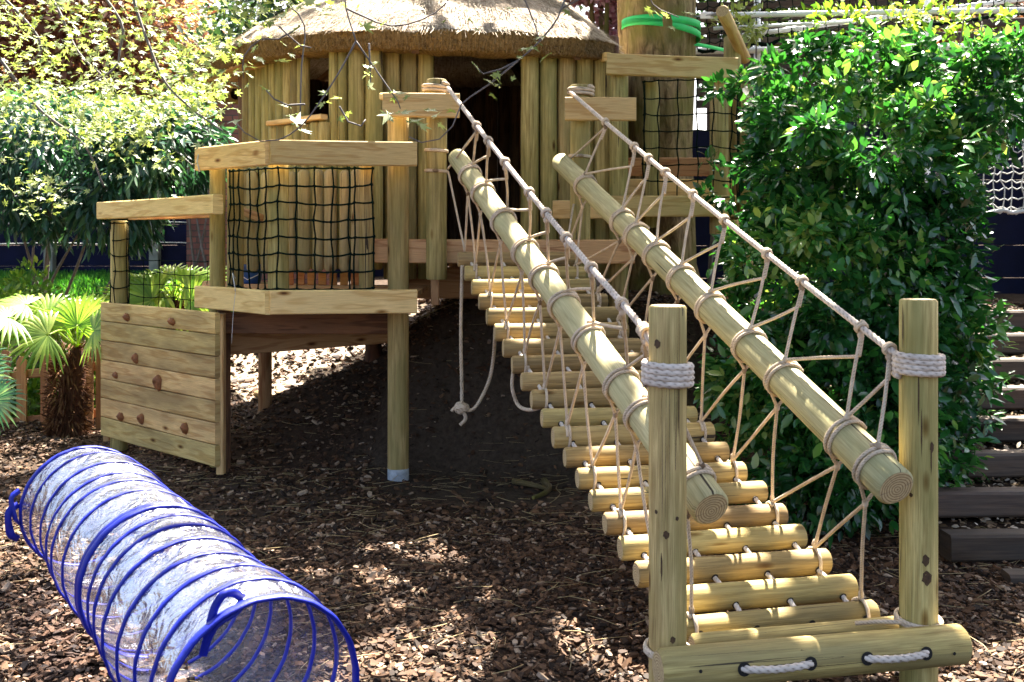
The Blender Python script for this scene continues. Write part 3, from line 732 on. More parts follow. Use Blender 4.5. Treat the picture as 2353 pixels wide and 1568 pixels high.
# loose straw over the thatch and a ragged fringe at the cut edge
def straw_skin():
    n = 30000; t = RNG.random(n); s = RNG.random(n) ** 1.3; V = np.empty((n, 4, 3)); tab = [sm_eave(k / 720) for k in range(720)]
    E = np.array([tuple(tab[int(k * 720) % 720]) for k in t]); A = np.array(tuple(apex))
    q = E + (A - E) * s[:, None]; h = .085 * np.sin(PI * np.minimum(1, s * 1.3) * .75) + TH + .004
    q[:, 2] += h; d = E - A; d /= np.linalg.norm(d, axis=1, keepdims=True)
    sd = np.cross(d, [0, 0, 1.0]); sd /= np.linalg.norm(sd, axis=1, keepdims=True)
    d = d + sd * RNG.normal(0, .22, (n, 1)) + np.array([0, 0, 1]) * RNG.normal(.05, .10, (n, 1)); L = RNG.uniform(.03, .10, (n, 1)); w = .0022
    V[:, 0] = q - sd * w; V[:, 1] = q + sd * w; V[:, 2] = q + d * L + sd * w * .4; V[:, 3] = q + d * L - sd * w * .4
    Fc = np.arange(n * 4).reshape(n, 4); o1 = V.reshape(-1, 3), Fc
    m = 16000; t2 = RNG.random(m); E = np.array([tuple(tab[int(k * 720) % 720]) for k in t2]); inn = np.array([cen.x, cen.y, ez]) - E; inn[:, 2] = 0; inn /= np.linalg.norm(inn, axis=1, keepdims=True)
    fz = RNG.random(m); q = E + inn * (.03 * (1 - fz))[:, None] + np.array([0, 0, 1]) * (TH * fz)[:, None]
    sd = np.cross(inn, [0, 0, 1.0]); d = -inn * RNG.uniform(.1, 1, (m, 1)) + np.array([0, 0, -1]) * RNG.uniform(.2, 1.2, (m, 1)) + sd * RNG.normal(0, .35, (m, 1)); d /= np.linalg.norm(d, axis=1, keepdims=True)
    L = RNG.uniform(.008, .028, (m, 1)); V2 = np.empty((m, 4, 3)); V2[:, 0] = q - sd * w; V2[:, 1] = q + sd * w; V2[:, 2] = q + d * L + sd * w * .4; V2[:, 3] = q + d * L - sd * w * .4
    V2 = V2.reshape(-1, 3); return o1[0], Fc, np.repeat(RNG.random(n), 4), V2, np.arange(len(V2)).reshape(-1, 4), np.repeat(RNG.random(m), 4)
STRAW = mat_leaf('thatch_straw', [(0, (.14, .10, .06)), (.5, (.42, .34, .24)), (1, (.66, .58, .46))], .1, .8, .2, 1.0)
STRAW_E = mat_leaf('thatch_fringe_straw', [(0, (.09, .055, .02)), (.5, (.26, .17, .07)), (1, (.44, .31, .15))], .1, .8, .2, 1.0)
a_, b_, c_, d_, e_, f_ = straw_skin(); np_mesh('thatch_straw', a_, b_, STRAW, hut, c_); np_mesh('thatch_fringe', d_, e_, STRAW_E, hut, f_)
# log walls
def log_wall(name, pts, zb, zt, dia, parent, mat=None, jit=.004, zt2=None):
    mb = MB(); mat = mat or ROUND
    for (a, b_) in zip(pts[:-1], pts[1:]):
        L = (b_ - a).length; m = max(1, round(L / dia))
        for i in range(m):
            q = a.lerp(b_, (i + .5) / m); r = L / m / 2 * random.uniform(.97, 1.04)
            add_log(mb, (q.x + random.uniform(-jit, jit), q.y + random.uniform(-jit * 3, jit), zb), (q.x, q.y, zt + random.uniform(-.004, .004)), r, r, 14, .008, .02)
    return build(name, mb, [mat, ENDG], parent)
def V2(px, Y): return Vector((X(px, Y), Y, 0))
WT = 2.74
log_wall('log_wall', [V2(562, 7.75), V2(706, 7.2)], 1.27, WT, .088, hut)
log_wall('log_wall', [V2(757, 7.03), V2(800, 6.98)], 1.27, WT, .075, hut)
log_wall('log_wall', [V2(800, 6.95), V2(880, 6.95)], 1.27, WT, .115, hut)
log_wall('log_wall', [V2(880, 7.05), V2(997, 7.12)], 1.2, WT, .115, hut)
log_wall('log_wall', [V2(1197, 7.12), V2(1405, 7.2)], 1.2, WT, .118, hut)
log_wall('log_wall', [V2(706, 7.2), V2(757, 7.03)], 1.27, Z(275, 7.1), .085, hut)
mb = MB(); add_beam(mb, P(619, 285, 7.32), P(745, 268, 6.96), .06, .035); build('window_sill', mb, [SAWN], hut)
log_wall('short_log_panel', [V2(622, 7.38), V2(757, 6.98)], 1.27, Z(288, 7.2), .085, hut)
# back walls close the room
bw = [V2(562, 7.75), Vector((-2.1, 8.9, 0)), Vector((-1.3, 10.0, 0)), Vector((.1, 9.7, 0)), Vector((.62, 8.4, 0)), V2(1405, 7.2)]
log_wall('log_wall', bw, 1.2, WT + .14, .12, hut, SAWN_DARK)  # dark timber puts the unlit room's shade into the wall colour
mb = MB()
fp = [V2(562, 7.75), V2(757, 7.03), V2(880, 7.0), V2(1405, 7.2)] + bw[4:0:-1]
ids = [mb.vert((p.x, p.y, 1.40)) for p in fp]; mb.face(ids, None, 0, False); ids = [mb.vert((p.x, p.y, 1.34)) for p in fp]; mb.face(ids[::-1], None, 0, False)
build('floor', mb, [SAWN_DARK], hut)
mb = MB()
for k in range(12):
    t = k / 12 ; e = sm_eave(t); add_beam(mb, e.lerp(apex, .04) + Vector((0, 0, -.03)), apex + Vector((0, 0, -.05)), .05, .08)
build('rafters', mb, [SAWN_DARK], hut)  # dark colour here stands in for shade under the roof
# boarded underside of the far left eave
mb = MB()
for k in range(10):
    t = (-.3 + k * .13) / 9; e = sm_eave(t % 1); i_ = e.lerp(Vector((cen.x, cen.y, ez)), .28); add_beam(mb, e + Vector((0, 0, -.012)) + (i_ - e) * .12, i_ + Vector((0, 0, .01)), .1, .015)
build('eave_board', mb, [SAWN_RED], hut)

# ================================================================ LEFT PLATFORM with netted bay
plat = thing('bay_platform', 'angled timber platform with sawn beams, round posts and dark net in front of hut', 'platform', (X(700, 6.6), 6.6, 0))
def bay(pyt, pyb, Yc, dz=0):
    c = P(619, (pyt + pyb) / 2, Yc); z = c.z; h = (pyb - pyt) / F * Yc
    r_ = V2(958, Yc + .13); r_.z = z; l = V2(455, Yc * 1.095); l.z = z; return l, c, r_, h
l, c, r_, h = bay(322, 379, 6.05)
mb = MB(); add_beam(mb, c, r_, .045, h, skew0=.008); build('handrail_beam', mb, [SAWN], plat)
mb = MB(); add_beam(mb, l, c, .045, h, skew1=-.008); build('handrail_beam', mb, [SAWN], plat)
l2, c2, r2, h2 = bay(668, 723, 6.0)
mb = MB(); add_beam(mb, c2, r2, .05, h2, skew0=.008); build('deck_edge_beam', mb, [SAWN], plat)
mb = MB(); add_beam(mb, l2, c2, .05, h2, skew1=-.008); build('deck_edge_beam', mb, [SAWN], plat)
def post(parent, px, Y, zt, zb, r=.062, name='post', mats=None):
    mb = MB(); add_log(mb, (X(px, Y), Y, zb), (X(px, Y), Y, zt), r, r, 20, .008, .012); return build(name, mb, mats or [ROUND, ENDG], parent)
hz = l.z
post(plat, 500, 6.72, hz + .02, 0 - .1, .05); post(plat, 541, 6.55, hz - .04, 1.12, .052)
post(plat, 640, 6.27, hz - .05, 1.1, .062); post(plat, 842, 6.33, hz - .05, 1.1, .045)
post(plat, 915, 6.38, Z(262, 6.38), -.15, .065)
mb = MB(); add_log(mb, (X(915, 6.38), 6.38, -.05), (X(915, 6.38), 6.38, .085), .0675, .0665, 20, .01, .02); build('post_footing', mb, [CONC, CONC], plat)
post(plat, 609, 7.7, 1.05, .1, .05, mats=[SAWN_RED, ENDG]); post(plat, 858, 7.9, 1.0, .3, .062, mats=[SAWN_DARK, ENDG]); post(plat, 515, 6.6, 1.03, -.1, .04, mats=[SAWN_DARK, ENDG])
# palings behind the net, with round tops
mb = MB()
pal0, pal1 = V2(566, 6.95), V2(838, 6.62); m = 9
for i in range(m):
    q = pal0.lerp(pal1, (i + .5) / m); q.y += .035 * (i % 2); r = .041 * random.uniform(.85, 1.12)
    zt = Z(388, 6.6) + random.uniform(-.01, .01)
    add_log(mb, (q.x, q.y + random.uniform(-.012, .012), Z(625, q.y)), (q.x, q.y, zt), r, r * .97, 14, .02, .02)
build('paling_panel', mb, [POLE, ENDG], plat)
mb = MB(); add_beam(mb, P(540, 478, 7.0), P(600, 502, 6.78), .04, .05); build('brace', mb, [SAWN_RED], plat)
# deck boards
def deck(parent, poly, z, th=.03, mat=None, bw_=.12):
    """boards laid across a polygon (x,y)"""
    mb = MB(); ys = [p[1] for p in poly]; y = min(ys)
    def span(yy):
        xs = []
        for (a, b_) in zip(poly, poly[1:] + poly[:1]):
            if (a[1] - yy) * (b_[1] - yy) < 0: xs.append(a[0] + (b_[0] - a[0]) * (yy - a[1]) / (b_[1] - a[1]))
        return (min(xs), max(xs)) if len(xs) > 1 else None
    while y < max(ys):
        s = span(y + bw_ / 2)
        if s and s[1] - s[0] > .05: add_beam(mb, (s[0], y + bw_ / 2, z), (s[1], y + bw_ / 2, z), bw_ - .008, th)
        y += bw_
    return build('deck', mb, [mat or SAWN_RED], parent)
dzl = c2.z + h2 / 2 - .03
deck(plat, [(l2.x + .03, l2.y + .02), (c2.x, c2.y + .04), (r2.x, r2.y + .04), (r2.x, 7.0), (X(757, 7.0), 7.0), (X(562, 7.7), 7.7), (X(470, 7.6), 7.6)], dzl)
for (pa, pb, hh) in ((P(505, 742, 6.5), P(905, 745, 6.62), .13), (P(500, 793, 6.75), P(905, 765, 7.3), .14), (P(640, 740, 7.6), P(930, 740, 7.9), .13)):
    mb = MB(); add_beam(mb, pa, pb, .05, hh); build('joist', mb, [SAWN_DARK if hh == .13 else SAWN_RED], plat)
# orange boards seen low behind the palings, and the blue tub beside them
mb = MB()
for k in range(7):
    a = P(657 + k * 25, 641, 7.0 - .012 * k); add_beam(mb, a, a + Vector((.05, 0, 0)), .02, .085)
build('kick_board', mb, [mat_wood('orange_board', (.62, .22, .05), (.85, .36, .10), (.6, .28, .10), .3)], plat)
def tub():
    t = thing('plastic_tub', 'small blue plastic tub standing on the deck behind the netting', 'tub', (X(577, 7.2), 7.2, dzl + .015))
    mb = MB(); c = Vector((X(577, 7.2), 7.2, dzl + .015)); n = 20
    rows = [(.062, 0), (.07, .02), (.085, .115), (.092, .118), (.092, .13), (.080, .13), (.066, .02)]
    ids = [[mb.vert(c + Vector((math.cos(2 * PI * j / n) * r, math.sin(2 * PI * j / n) * r, z))) for j in range(n)] for r, z in rows]
    for i in range(len(rows) - 1):
        for j in range(n): j2 = (j + 1) % n; mb.face([ids[i][j], ids[i][j2], ids[i + 1][j2], ids[i + 1][j]])
    mb.face(ids[0][::-1]); mb.face(ids[-1]); build('body', mb, mat_simple('blue_plastic', (.02, .09, .3), .35, .1, 5, 0), t)
    mb = MB(); tube(mb, [c + Vector((-.09, 0, .12)), c + Vector((-.06, -.06, .06)), c + Vector((.0, -.098, .03)), c + Vector((.06, -.06, .06)), c + Vector((.09, 0, .12))], .003); build('handle', mb, METAL, t)
tub()

# ---- cargo nets
def cargo_net(parent, base, cols, zt, zb, rows, mat=CORD, r=.0042, sag=.012, name='cargo_net'):
    """base: plan polyline; cols: parameters 0..1 along it"""
    mb = MB(); seg = [(b_ - a).length for a, b_ in zip(base[:-1], base[1:])]; tot = sum(seg)
    def at(t):
        d = t * tot
        for (a, b_), s in zip(zip(base[:-1], base[1:]), seg):
            if d <= s + 1e-9: return a.lerp(b_, d / s)
            d -= s
        return base[-1].copy()
    G = []
    for ri in range(rows + 1):
        row = []
        for ci, t in enumerate(cols):
            q = at(t); z = zt + (zb - zt) * ri / rows
            e = 0 if ri in (0,) else 1
            q = Vector((q.x + random.uniform(-1, 1) * sag * .7 * e, q.y + random.uniform(-.006, .006), z + random.uniform(-1, 1) * sag * .55 * e - sag * 1.2 * math.sin(PI * t * 2.0) ** 2 * e)); row.append(q)
        G.append(row)
    for row in G:
        pts = [];
        for a, b_ in zip(row[:-1], row[1:]): pts += [a, a.lerp(b_, .5) - Vector((0, 0, sag * .35))]
        tube(mb, pts + [row[-1]], r, 6, .02)
    for ci in range(len(cols)): tube(mb, [G[ri][ci] for ri in range(rows + 1)], r, 6, .02)
    for row in G:
        for q in row: blob(mb, q, r * 1.9, 1, 1, 1, 6, 4)
    return build(name, mb, mat, parent)
zt = Z(384, 6.1); zb = Z(663, 6.1)
nb = [V2(528, 6.48), V2(562, 6.38), V2(622, 6.16), V2(856, 6.22)]
cargo_net(plat, nb, [0, .035, .09, .2, .30, .375, .475, .575, .675, .775, .87, .9, 1.0], zt, zb, 7, r=.0055)
# climbing wall thing ------------------------------------------------
wallr, walll = 6.3, 7.3
cw = thing('climbing_wall', 'plank climbing wall with eight brown holds, handrail above and netted post', 'climbing wall', (X(370, 6.8), 6.8, 0))
mb = MB()
for k in range(7):
    zc = 1.033 - .1335 * (k + .5); a = Vector((X(500, wallr), wallr, zc)); b_ = Vector((X(237, walll), walll, zc))
    add_beam(mb, b_, a, .035, .1285, bev=.005)
build('plank_panel', mb, [WALLW], cw)
mb = MB(); a = Vector((X(500, wallr), wallr + .03, .0)); add_beam(mb, (X(503, wallr), wallr + .045, .05), (X(503, wallr), wallr + .045, 1.02), .045, .06, up=Vector((0, 1, 0))); build('stud', mb, [SAWN_RED], cw)
mb = MB(); add_beam(mb, (X(240, walll) , walll + .06, .05), (X(240, walll), walll + .06, 1.02), .045, .06, up=Vector((0, 1, 0))); build('stud', mb, [SAWN_RED], cw)
def on_wall(px, py):
    k = (px - W0 / 2) / F; a = Vector((X(500, wallr), wallr, 0)); b_ = Vector((X(237, walll), walll, 0)); q = lerp_at_px(a, b_, px); q.z = Z(py, q.y); return q
wn = Vector((b_.x, b_.y, 0)); wd = (Vector((X(500, wallr), wallr, 0)) - Vector((X(237, walll), walll, 0))).normalized(); wn = Vector((wd.y, -wd.x, 0))
for (px, py, s, ax, az) in ((299, 729, .030, .9, 1), (402, 739, .029, 1.1, .9), (320, 824, .028, .8, 1.1), (273, 862, .024, .9, .9), (372, 880, .035, .95, 1.35), (285, 957, .03, .9, 1.1), (333, 963, .029, .9, 1.15), (433, 984, .032, .85, 1.3)):
    mb = MB(); q = on_wall(px, py) + wn * .03
    n, m = 14, 9; ids = []; ph = random.uniform(0, 6)
    for i in range(m + 1):
        th = PI * i / m * .5 + .0; row = []
        for j in range(n):
            an = 2 * PI * j / n; rr = s * math.sin(PI / 2 * (1 - i / m * .98)) * (1 + .15 * math.sin(2 * an + ph) + .1 * math.sin(5 * an + ph + i * .7))
            hgt = s * 1.1 * math.sin(PI / 2 * i / m) * (1 + .25 * math.sin(an + ph))
            row.append(mb.vert(q + wd * math.cos(an) * rr * ax + Vector((0, 0, 1)) * (math.sin(an) * rr * az + hgt * .25) + wn * (hgt - .012), .5))
        ids.append(row)
    for i in range(m):
        for j in range(n): j2 = (j + 1) % n; mb.face([ids[i][j], ids[i][j2], ids[i + 1][j2], ids[i + 1][j]])
    mb.face(ids[-1]); build('climbing_hold', mb, HOLD, cw)
mb = MB(); add_beam(mb, P(233, 485, walll), P(501, 470, wallr - .02), .07, .118); build('handrail_beam', mb, [SAWN], cw)
mb = MB(); add_beam(mb, P(300, 492, walll + .3), P(505, 485, wallr + .45), .04, .09); build('handrail_beam', mb, [SAWN_RED], cw)
post(cw, 274, 7.285, Z(507, 7.22), .0, .058)
cargo_net(cw, [V2(254, 7.25), V2(262, 7.2), V2(286, 7.2), V2(296, 7.25)], [0, .35, .9, 1], Z(512, 7.15), Z(696, 7.15), 5, r=.004)
cargo_net(cw, [V2(296, 7.6), V2(478, 7.0)], [0, .2, .4, .6, .8, 1], Z(600, 7.2), Z(712, 7.2), 4, r=.003)
# cord dangling from the deck edge
mb = MB(); tube(mb, [P(458, 345, 6.6), P(453, 372, 6.55), P(459, 395, 6.55)], .005); build('loose_cord', mb, CORD_W, plat)
mb = MB(); tube(mb, [P(455, 375, 6.55), P(440, 378, 6.5), P(420, 360, 6.5)], .0025); build('loose_cord', mb, CORD_W, plat)
mb = MB(); tube(mb, [P(541, 640, 5.98), P(534, 628, 5.96), P(538, 650, 5.94), P(541, 670, 5.94)], .003)
tube(mb, [P(541, 672, 5.94), P(536, 720, 5.95), P(532, 790, 6.0)], .0015); build('loose_cord', mb, CORD_W, plat)

# ================================================================ ENTRANCE DECK between the bridge and the doorway
ent = thing('entrance_deck', 'entrance deck at the top of the bridge with two rope-lashed posts', 'platform', (X(1150, 6.7), 6.7, 1.0))
mb = MB(); add_beam(mb, P(862, 577, 6.42), P(1458, 579, 6.42), .05, .147); build('deck_edge_beam', mb, [SAWN_RED], ent)
deck(ent, [(X(862, 6.46), 6.46), (X(1458, 6.46), 6.46), (X(1420, 7.1), 7.1), (X(880, 7.0), 7.0)], 1.44)
mb = MB(); add_beam(mb, P(880, 241, 6.2), P(1056, 243, 6.2), .05, .142); build('handrail_beam', mb, [SAWN], ent)
mb = MB(); add_beam(mb, P(877, 222, 6.34), P(884, 222, 6.26), .03, .04); build('beam_end', mb, [SAWN], ent)
post(ent, 1003, 6.32, Z(183, 6.32), Z(643, 6.32), .063)
mb = MB(); add_beam(mb, P(1298, 251, 6.35), P(1461, 251, 6.35), .05, .14); build('handrail_beam', mb, [SAWN], ent)
post(ent, 1333, 6.46, Z(196, 6.46), .7, .062)
for (px, py, Y) in ((1001, 203, 6.32), (1335, 210, 6.46)):
    mb = MB(); wrap(mb, (X(px, Y), Y, Z(py, Y)), Vector((0.03, 0, 1)), .074, .0125, 2.3, .052, 2.2, pitch=.055); build('rope_lashing', mb, ROPE, ent)
for (px, py, Y) in ((1003, 347, 6.32), (1003, 394, 6.32), (1333, 360, 6.46)):
    mb = MB(); wrap(mb, (X(px, Y), Y, Z(py, Y)), Vector((.04, 0, 1)), .068, .0065, 2.1, .014, 1, pitch=.036); q = Vector((X(px, Y), Y - .07, Z(py, Y))); blob(mb, q, .013, 1.6, 1, .8); build('rope_lashing', mb, ROPE, ent)
mb = MB(); add_beam(mb, P(1000, 640, 6.5), P(1000, 700, 6.5), .05, .06, up=Vector((0, 1, 0))); build('prop', mb, [SAWN_RED], ent)
mb = MB(); add_beam(mb, P(935, 650, 7.25), P(1200, 650, 7.25), .04, .22); build('kick_board', mb, [SAWN_RED], ent)
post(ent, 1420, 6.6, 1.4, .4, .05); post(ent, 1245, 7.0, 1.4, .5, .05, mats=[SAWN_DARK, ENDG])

# ================================================================ RIGHT PLATFORM round the tree
rp = thing('tree_platform', 'timber platform with dark net and sawn handrail beside the big tree trunk', 'platform', (X(1540, 7.1), 7.1, .8))
Yr = 6.95
mb = MB(); add_beam(mb, P(1394, 148, Yr), P(1694, 158, Yr - .05), .05, .14); build('handrail_beam', mb, [SAWN], rp)
mb = MB(); add_beam(mb, P(1380, 134, Yr + .32), P(1396, 130, Yr + .04), .045, .06); build('beam_end', mb, [SAWN], rp)
post(rp, 1422, Yr + .09, Z(160, Yr), .9, .063)
mb = MB(); add_beam(mb, P(1378, 474, Yr), P(1690, 474, Yr), .05, .14); build('deck_edge_beam', mb, [SAWN], rp)
mb = MB(); add_beam(mb, P(1270, 482, Yr - .12), P(1398, 482, Yr - .12), .05, .12); build('deck_edge_beam', mb, [SAWN], rp)
mb = MB(); add_beam(mb, P(1352, 384, Yr + .5), P(1482, 384, Yr + .5), .04, .13); build('kick_board', mb, [SAWN_RED], rp)
mb = MB(); add_beam(mb, P(1508, 384, Yr + .5), P(1700, 384, Yr + .5), .04, .13); build('kick_board', mb, [SAWN_RED], rp)
mb = MB(); add_beam(mb, P(1420, 432, Yr + .3), P(1680, 432, Yr + .3), .04, .12); build('kick_board', mb, [SAWN], rp)
post(rp, 1496, Yr + .22, Z(178, Yr), 1.55, .058); post(rp, 1652, Yr + .1, Z(170, Yr), 1.5, .062); post(rp, 1683, Yr + .5, Z(85, Yr + .5), .5, .062)
post(rp, 1710, 7.3, Z(180, 7), .3, .06)
post(rp, 1681, Yr + .05, 1.6, .3, .05, mats=[SAWN_RED, ENDG])
cargo_net(rp, [V2(1478, Yr + .1), V2(1488, Yr + .03), V2(1690, Yr - .05), V2(1700, Yr + .2)], [0, .03, .16, .30, .44, .55, .68, .8, .92, 1.0], Z(184, Yr), Z(452, Yr), 7, r=.0045)
deck(rp, [(X(1400, Yr), Yr + .04), (X(1690, Yr), Yr + .04), (X(1700, 8), 8.05), (X(1450, 8), 8.05)], Z(452, Yr) - .03)
# the slanting brace with its sawn end
mb = MB(); add_log(mb, P(1660, 26, 6.8), P(1712, 135, 7.6), .042, .042, 20, .004, .01); build('brace', mb, [SAWN, ENDG], rp)

# ================================================================ PLAY TUNNEL
C1 = Vector((X(606, 2.77), 2.77, .27)); C2 = Vector((X(200, 4.72), 4.72, .28)); RT = .265
tun = thing('play_tunnel', 'clear plastic crawl tunnel with blue hoops lying on the bark', 'play tunnel', ((C1.x + C2.x) / 2, (C1.y + C2.y) / 2, 0))
td, ta, tb = frame_of(C2 - C1)
def mat_film():
    m, nt, b = M('clear_vinyl_film'); v = objmap(nt, (1, 1, 1))
    n1 = noise(nt, v, 6, 4, .5, 2.2); n2 = noise(nt, objmap(nt, (1, 1, 1)), 20, 3, .5, 1.5)
    bp = N(nt, 'Bump'); bp.inputs['Strength'].default_value = .55; bp.inputs['Distance'].default_value = .05; LK(nt, mixc(nt, .2, n1.outputs[0], n2.outputs[0]), bp.inputs['Height'])
    gl = N(nt, 'BsdfGlossy'); gl.inputs['Roughness'].default_value = .2; gl.inputs['Color'].default_value = (.9, .92, 1, 1); LK(nt, bp.outputs[0], gl.inputs['Normal'])
    df = N(nt, 'BsdfDiffuse'); df.inputs['Color'].default_value = (.60, .62, .82, 1)
    tr = N(nt, 'BsdfTransparent'); tr.inputs[0].default_value = (.95, .95, 1, 1)
    n3 = noise(nt, objmap(nt), 3.2, 5, .65, .8)
    r = ramp(nt, n1.outputs[0], [(.40, (.0, .0, .0)), (.60, (.02, .02, .02)), (.8, (.06, .06, .06))]); r2 = ramp(nt, n3.outputs[0], [(.40, (.008, .008, .008)), (.7, (.075, .075, .075))])
    ad = N(nt, 'Math', operation='ADD'); LK(nt, r.outputs[0], ad.inputs[0]); LK(nt, r2.outputs[0], ad.inputs[1])
    fr = N(nt, 'Fresnel', i_IOR=1.38); LK(nt, bp.outputs[0], fr.inputs['Normal'])
    m1 = N(nt, 'MixShader'); LK(nt, ad.outputs[0], m1.inputs[0]); LK(nt, tr.outputs[0], m1.inputs[1]); LK(nt, df.outputs[0], m1.inputs[2])
    m2 = N(nt, 'MixShader'); fm = N(nt, 'Math', operation='MULTIPLY', i_1=.5); LK(nt, fr.outputs[0], fm.inputs[0]); LK(nt, fm.outputs[0], m2.inputs[0]); LK(nt, m1.outputs[0], m2.inputs[1]); LK(nt, gl.outputs[0], m2.inputs[2])
    LK(nt, m2.outputs[0], nt.nodes['Material Output'].inputs[0]); return m
FILM = mat_film()
BLUE = mat_simple('blue_binding_tape', (.002, .010, .26), .5, .12, 14, .15, 120, spec=.3)
hoops = []
tjoint = .485
for k in range(8): hoops.append((tjoint * k / 7.0, k in (0,)))
for k in range(1, 7): hoops.append((tjoint + .012 + (1 - tjoint - .012) * k / 6.0, k == 6))
hoops = [(t, big) for t, big in hoops] + [(tjoint + .014, True)]
hoops.sort()
def hoop_c(t): return C1.lerp(C2, t) + Vector((.012 * math.sin(t * 17), 0, .006 * math.sin(t * 23)))
mb = MB(); n = 72; prof = []
tt = [h[0] for h in hoops]; samples = []
for a, b_ in zip(tt[:-1], tt[1:]):
    for q in range(6): samples.append((a + (b_ - a) * q / 6, math.sin(PI * q / 6), b_ - a))
samples.append((tt[-1], 0, .1)); ids = []
Lt = (C2 - C1).length
for (t, sg, w) in samples:
    c = hoop_c(t); row = []
    for j in range(n):
        an = 2 * PI * j / n; k = 1 - .045 * sg * min(1, w / .06) * (.7 + .3 * math.sin(an * 5 + t * 40)) + .006 * sg * math.sin(an * 13 + t * 90) + .005 * sg * math.sin(an * 29 - t * 120)
        row.append(mb.vert(c + (ta * math.cos(an) + tb * math.sin(an)) * RT * k, .5))
    ids.append(row)
for i in range(len(ids) - 1):
    for j in range(n): j2 = (j + 1) % n; mb.face([ids[i][j], ids[i][j2], ids[i + 1][j2], ids[i + 1][j]])
build('clear_film', mb, FILM, tun)
for (t, big) in hoops:
    mb = MB(); c = hoop_c(t); r = .0125 if big else .0078; m = 72
    if t == tjoint: r = .014
    tilt = random.uniform(-.03, .03); ax = (td + tb * tilt).normalized(); a2 = (ta - ax * ta.dot(ax)).normalized(); b2 = ax.cross(a2)
    rows = []
    for i in range(m):
        an = 2 * PI * i / m; rad_ = a2 * math.cos(an) + b2 * math.sin(an); row = []
        for j in range(8):
            q = 2 * PI * j / 8; row.append(mb.vert(c + rad_ * (RT + math.cos(q) * r * .6 + .001 * math.sin(i * 1.7)) + ax * math.sin(q) * r * 1.5, .5))
        rows.append(row)
    for i in range(m):
        i2 = (i + 1) % m
        for j in range(8): j2 = (j + 1) % 8; mb.face([rows[i][j], rows[i][j2], rows[i2][j2], rows[i2][j]])
    build('hoop', mb, BLUE, tun)
def ribbon(mb, pts, w, nrm, th=.0015):
    path = catmull(pts, .012); prev = None
    for i, p in enumerate(path):
        t = (path[min(i + 1, len(path) - 1)] - path[max(0, i - 1)]).normalized(); s = t.cross(nrm if not callable(nrm) else nrm(i / len(path))).normalized(); u = s.cross(t)
        row = [mb.vert(p + s * w / 2 + u * th), mb.vert(p - s * w / 2 + u * th), mb.vert(p - s * w / 2 - u * th), mb.vert(p + s * w / 2 - u * th)]
        if prev:
            for j in range(4): j2 = (j + 1) % 4; mb.face([prev[j], prev[j2], row[j2], row[j]])
        prev = row
def rim(an, t=0, k=1.0): return hoop_c(t) + (ta * math.cos(an) + tb * math.sin(an)) * RT * k
# strap looped on the near mouth
Yn = 2.76
mb = MB(); ribbon(mb, [P(558, 1376, Yn + .03), P(535, 1362, Yn - .01), P(512, 1368, Yn - .03), P(492, 1400, Yn - .04), P(480, 1450, Yn - .05), P(466, 1508, Yn - .05)], .022, Vector((.3, -1, .2)))
ribbon(mb, [P(556, 1380, Yn), P(548, 1402, Yn - .02), P(520, 1420, Yn - .035), P(494, 1440, Yn - .045), P(470, 1490, Yn - .05)], .020, Vector((-.3, -1, .5)))
build('strap', mb, BLUE, tun)
mb = MB()
for k in range(4):
    a0 = PI + random.uniform(-.35, .1); e = rim(a0, 1.0, 1.03); ribbon(mb, [e + Vector((0, 0, .05)), e + Vector((-.025 - .02 * random.random(), .0 - .04 * random.random(), .02)), e + Vector((-.03 * random.random(), -.03, -.07)), e + Vector((.0, 0, -.1))], .026, Vector((random.uniform(-.6, .6), -1, .2)))
build('strap', mb, BLUE, tun)

# ================================================================ THE BIG TREE behind the hut, whose crown shades the play area
TX, TY = X(1516, 8.6), 8.6
big = thing('big_tree', 'thick mossy tree trunk rising behind the hut, wrapped with a green strap', 'tree', (TX, TY, gz(TX, TY)))
def trunk_mesh(mb, pts, radii, n=28, rough=.07, seed=1):
    ph = [seed * 1.7, seed * 2.9, seed * .7]; ids = []; path = []; L = 0
    e = [Vector(p) for p in pts]; tot = len(e) - 1; m = tot * 10; prev = None; dists = []
    for i in range(m + 1):
        k = i / m * tot; q = int(min(k, tot - 1e-6)); f = k - q
        p = e[q].lerp(e[q + 1], f); r = radii[q] * (1 - f) + radii[q + 1] * f
        if prev is not None: L += (p - prev).length
        prev = p; row = []
        for j in range(n):
            an = 2 * PI * j / n
            rr = r * (1 + rough * math.sin(3 * an + ph[0] + L * .5) + rough * .6 * math.sin(5 * an + ph[1] - L * .8) + rough * .35 * math.sin(11 * an + ph[2] + L * 1.5))
            row.append(mb.vert(p + Vector((math.cos(an) * rr, math.sin(an) * rr, 0)), .5))
        ids.append(row); dists.append(L)
    for i in range(m):
        for j in range(n):
            j2 = (j + 1) % n; mb.face([ids[i][j], ids[i][j2], ids[i + 1][j2], ids[i + 1][j]], [(dists[i], j / n), (dists[i], (j + 1) / n), (dists[i + 1], (j + 1) / n), (dists[i + 1], j / n)])
mb = MB(); g0 = gz(TX, TY)
trunk_mesh(mb, [(TX, TY, g0 - .2), (TX, TY, g0 + .25), (TX + .0, TY, 2.2), (TX - .02, TY, 3.2), (TX - .04, TY + .05, 4.6), (TX, TY + .2, 7.4)], [.42, .30, .27, .305, .30, .17], 64, .075, 3)
build('trunk', mb, BARK, big)
for k in range(9):
    an = k * 2.4 + .5; mb = MB(); b0 = Vector((TX, TY + .1, 4.9 + k * .28)); d = Vector((math.cos(an), math.sin(an), .42 + .04 * k)); L = 3.6 - k * .15
    tube(mb, [b0, b0 + d * L * .35 + Vector((0, 0, .15)), b0 + d * L * .7 + Vector((.2, .1, 0)), b0 + d * L + Vector((-.1, .3, -.3))], .085, 8, .25, taper=(1, .15)); build('limb', mb, BARK, big)
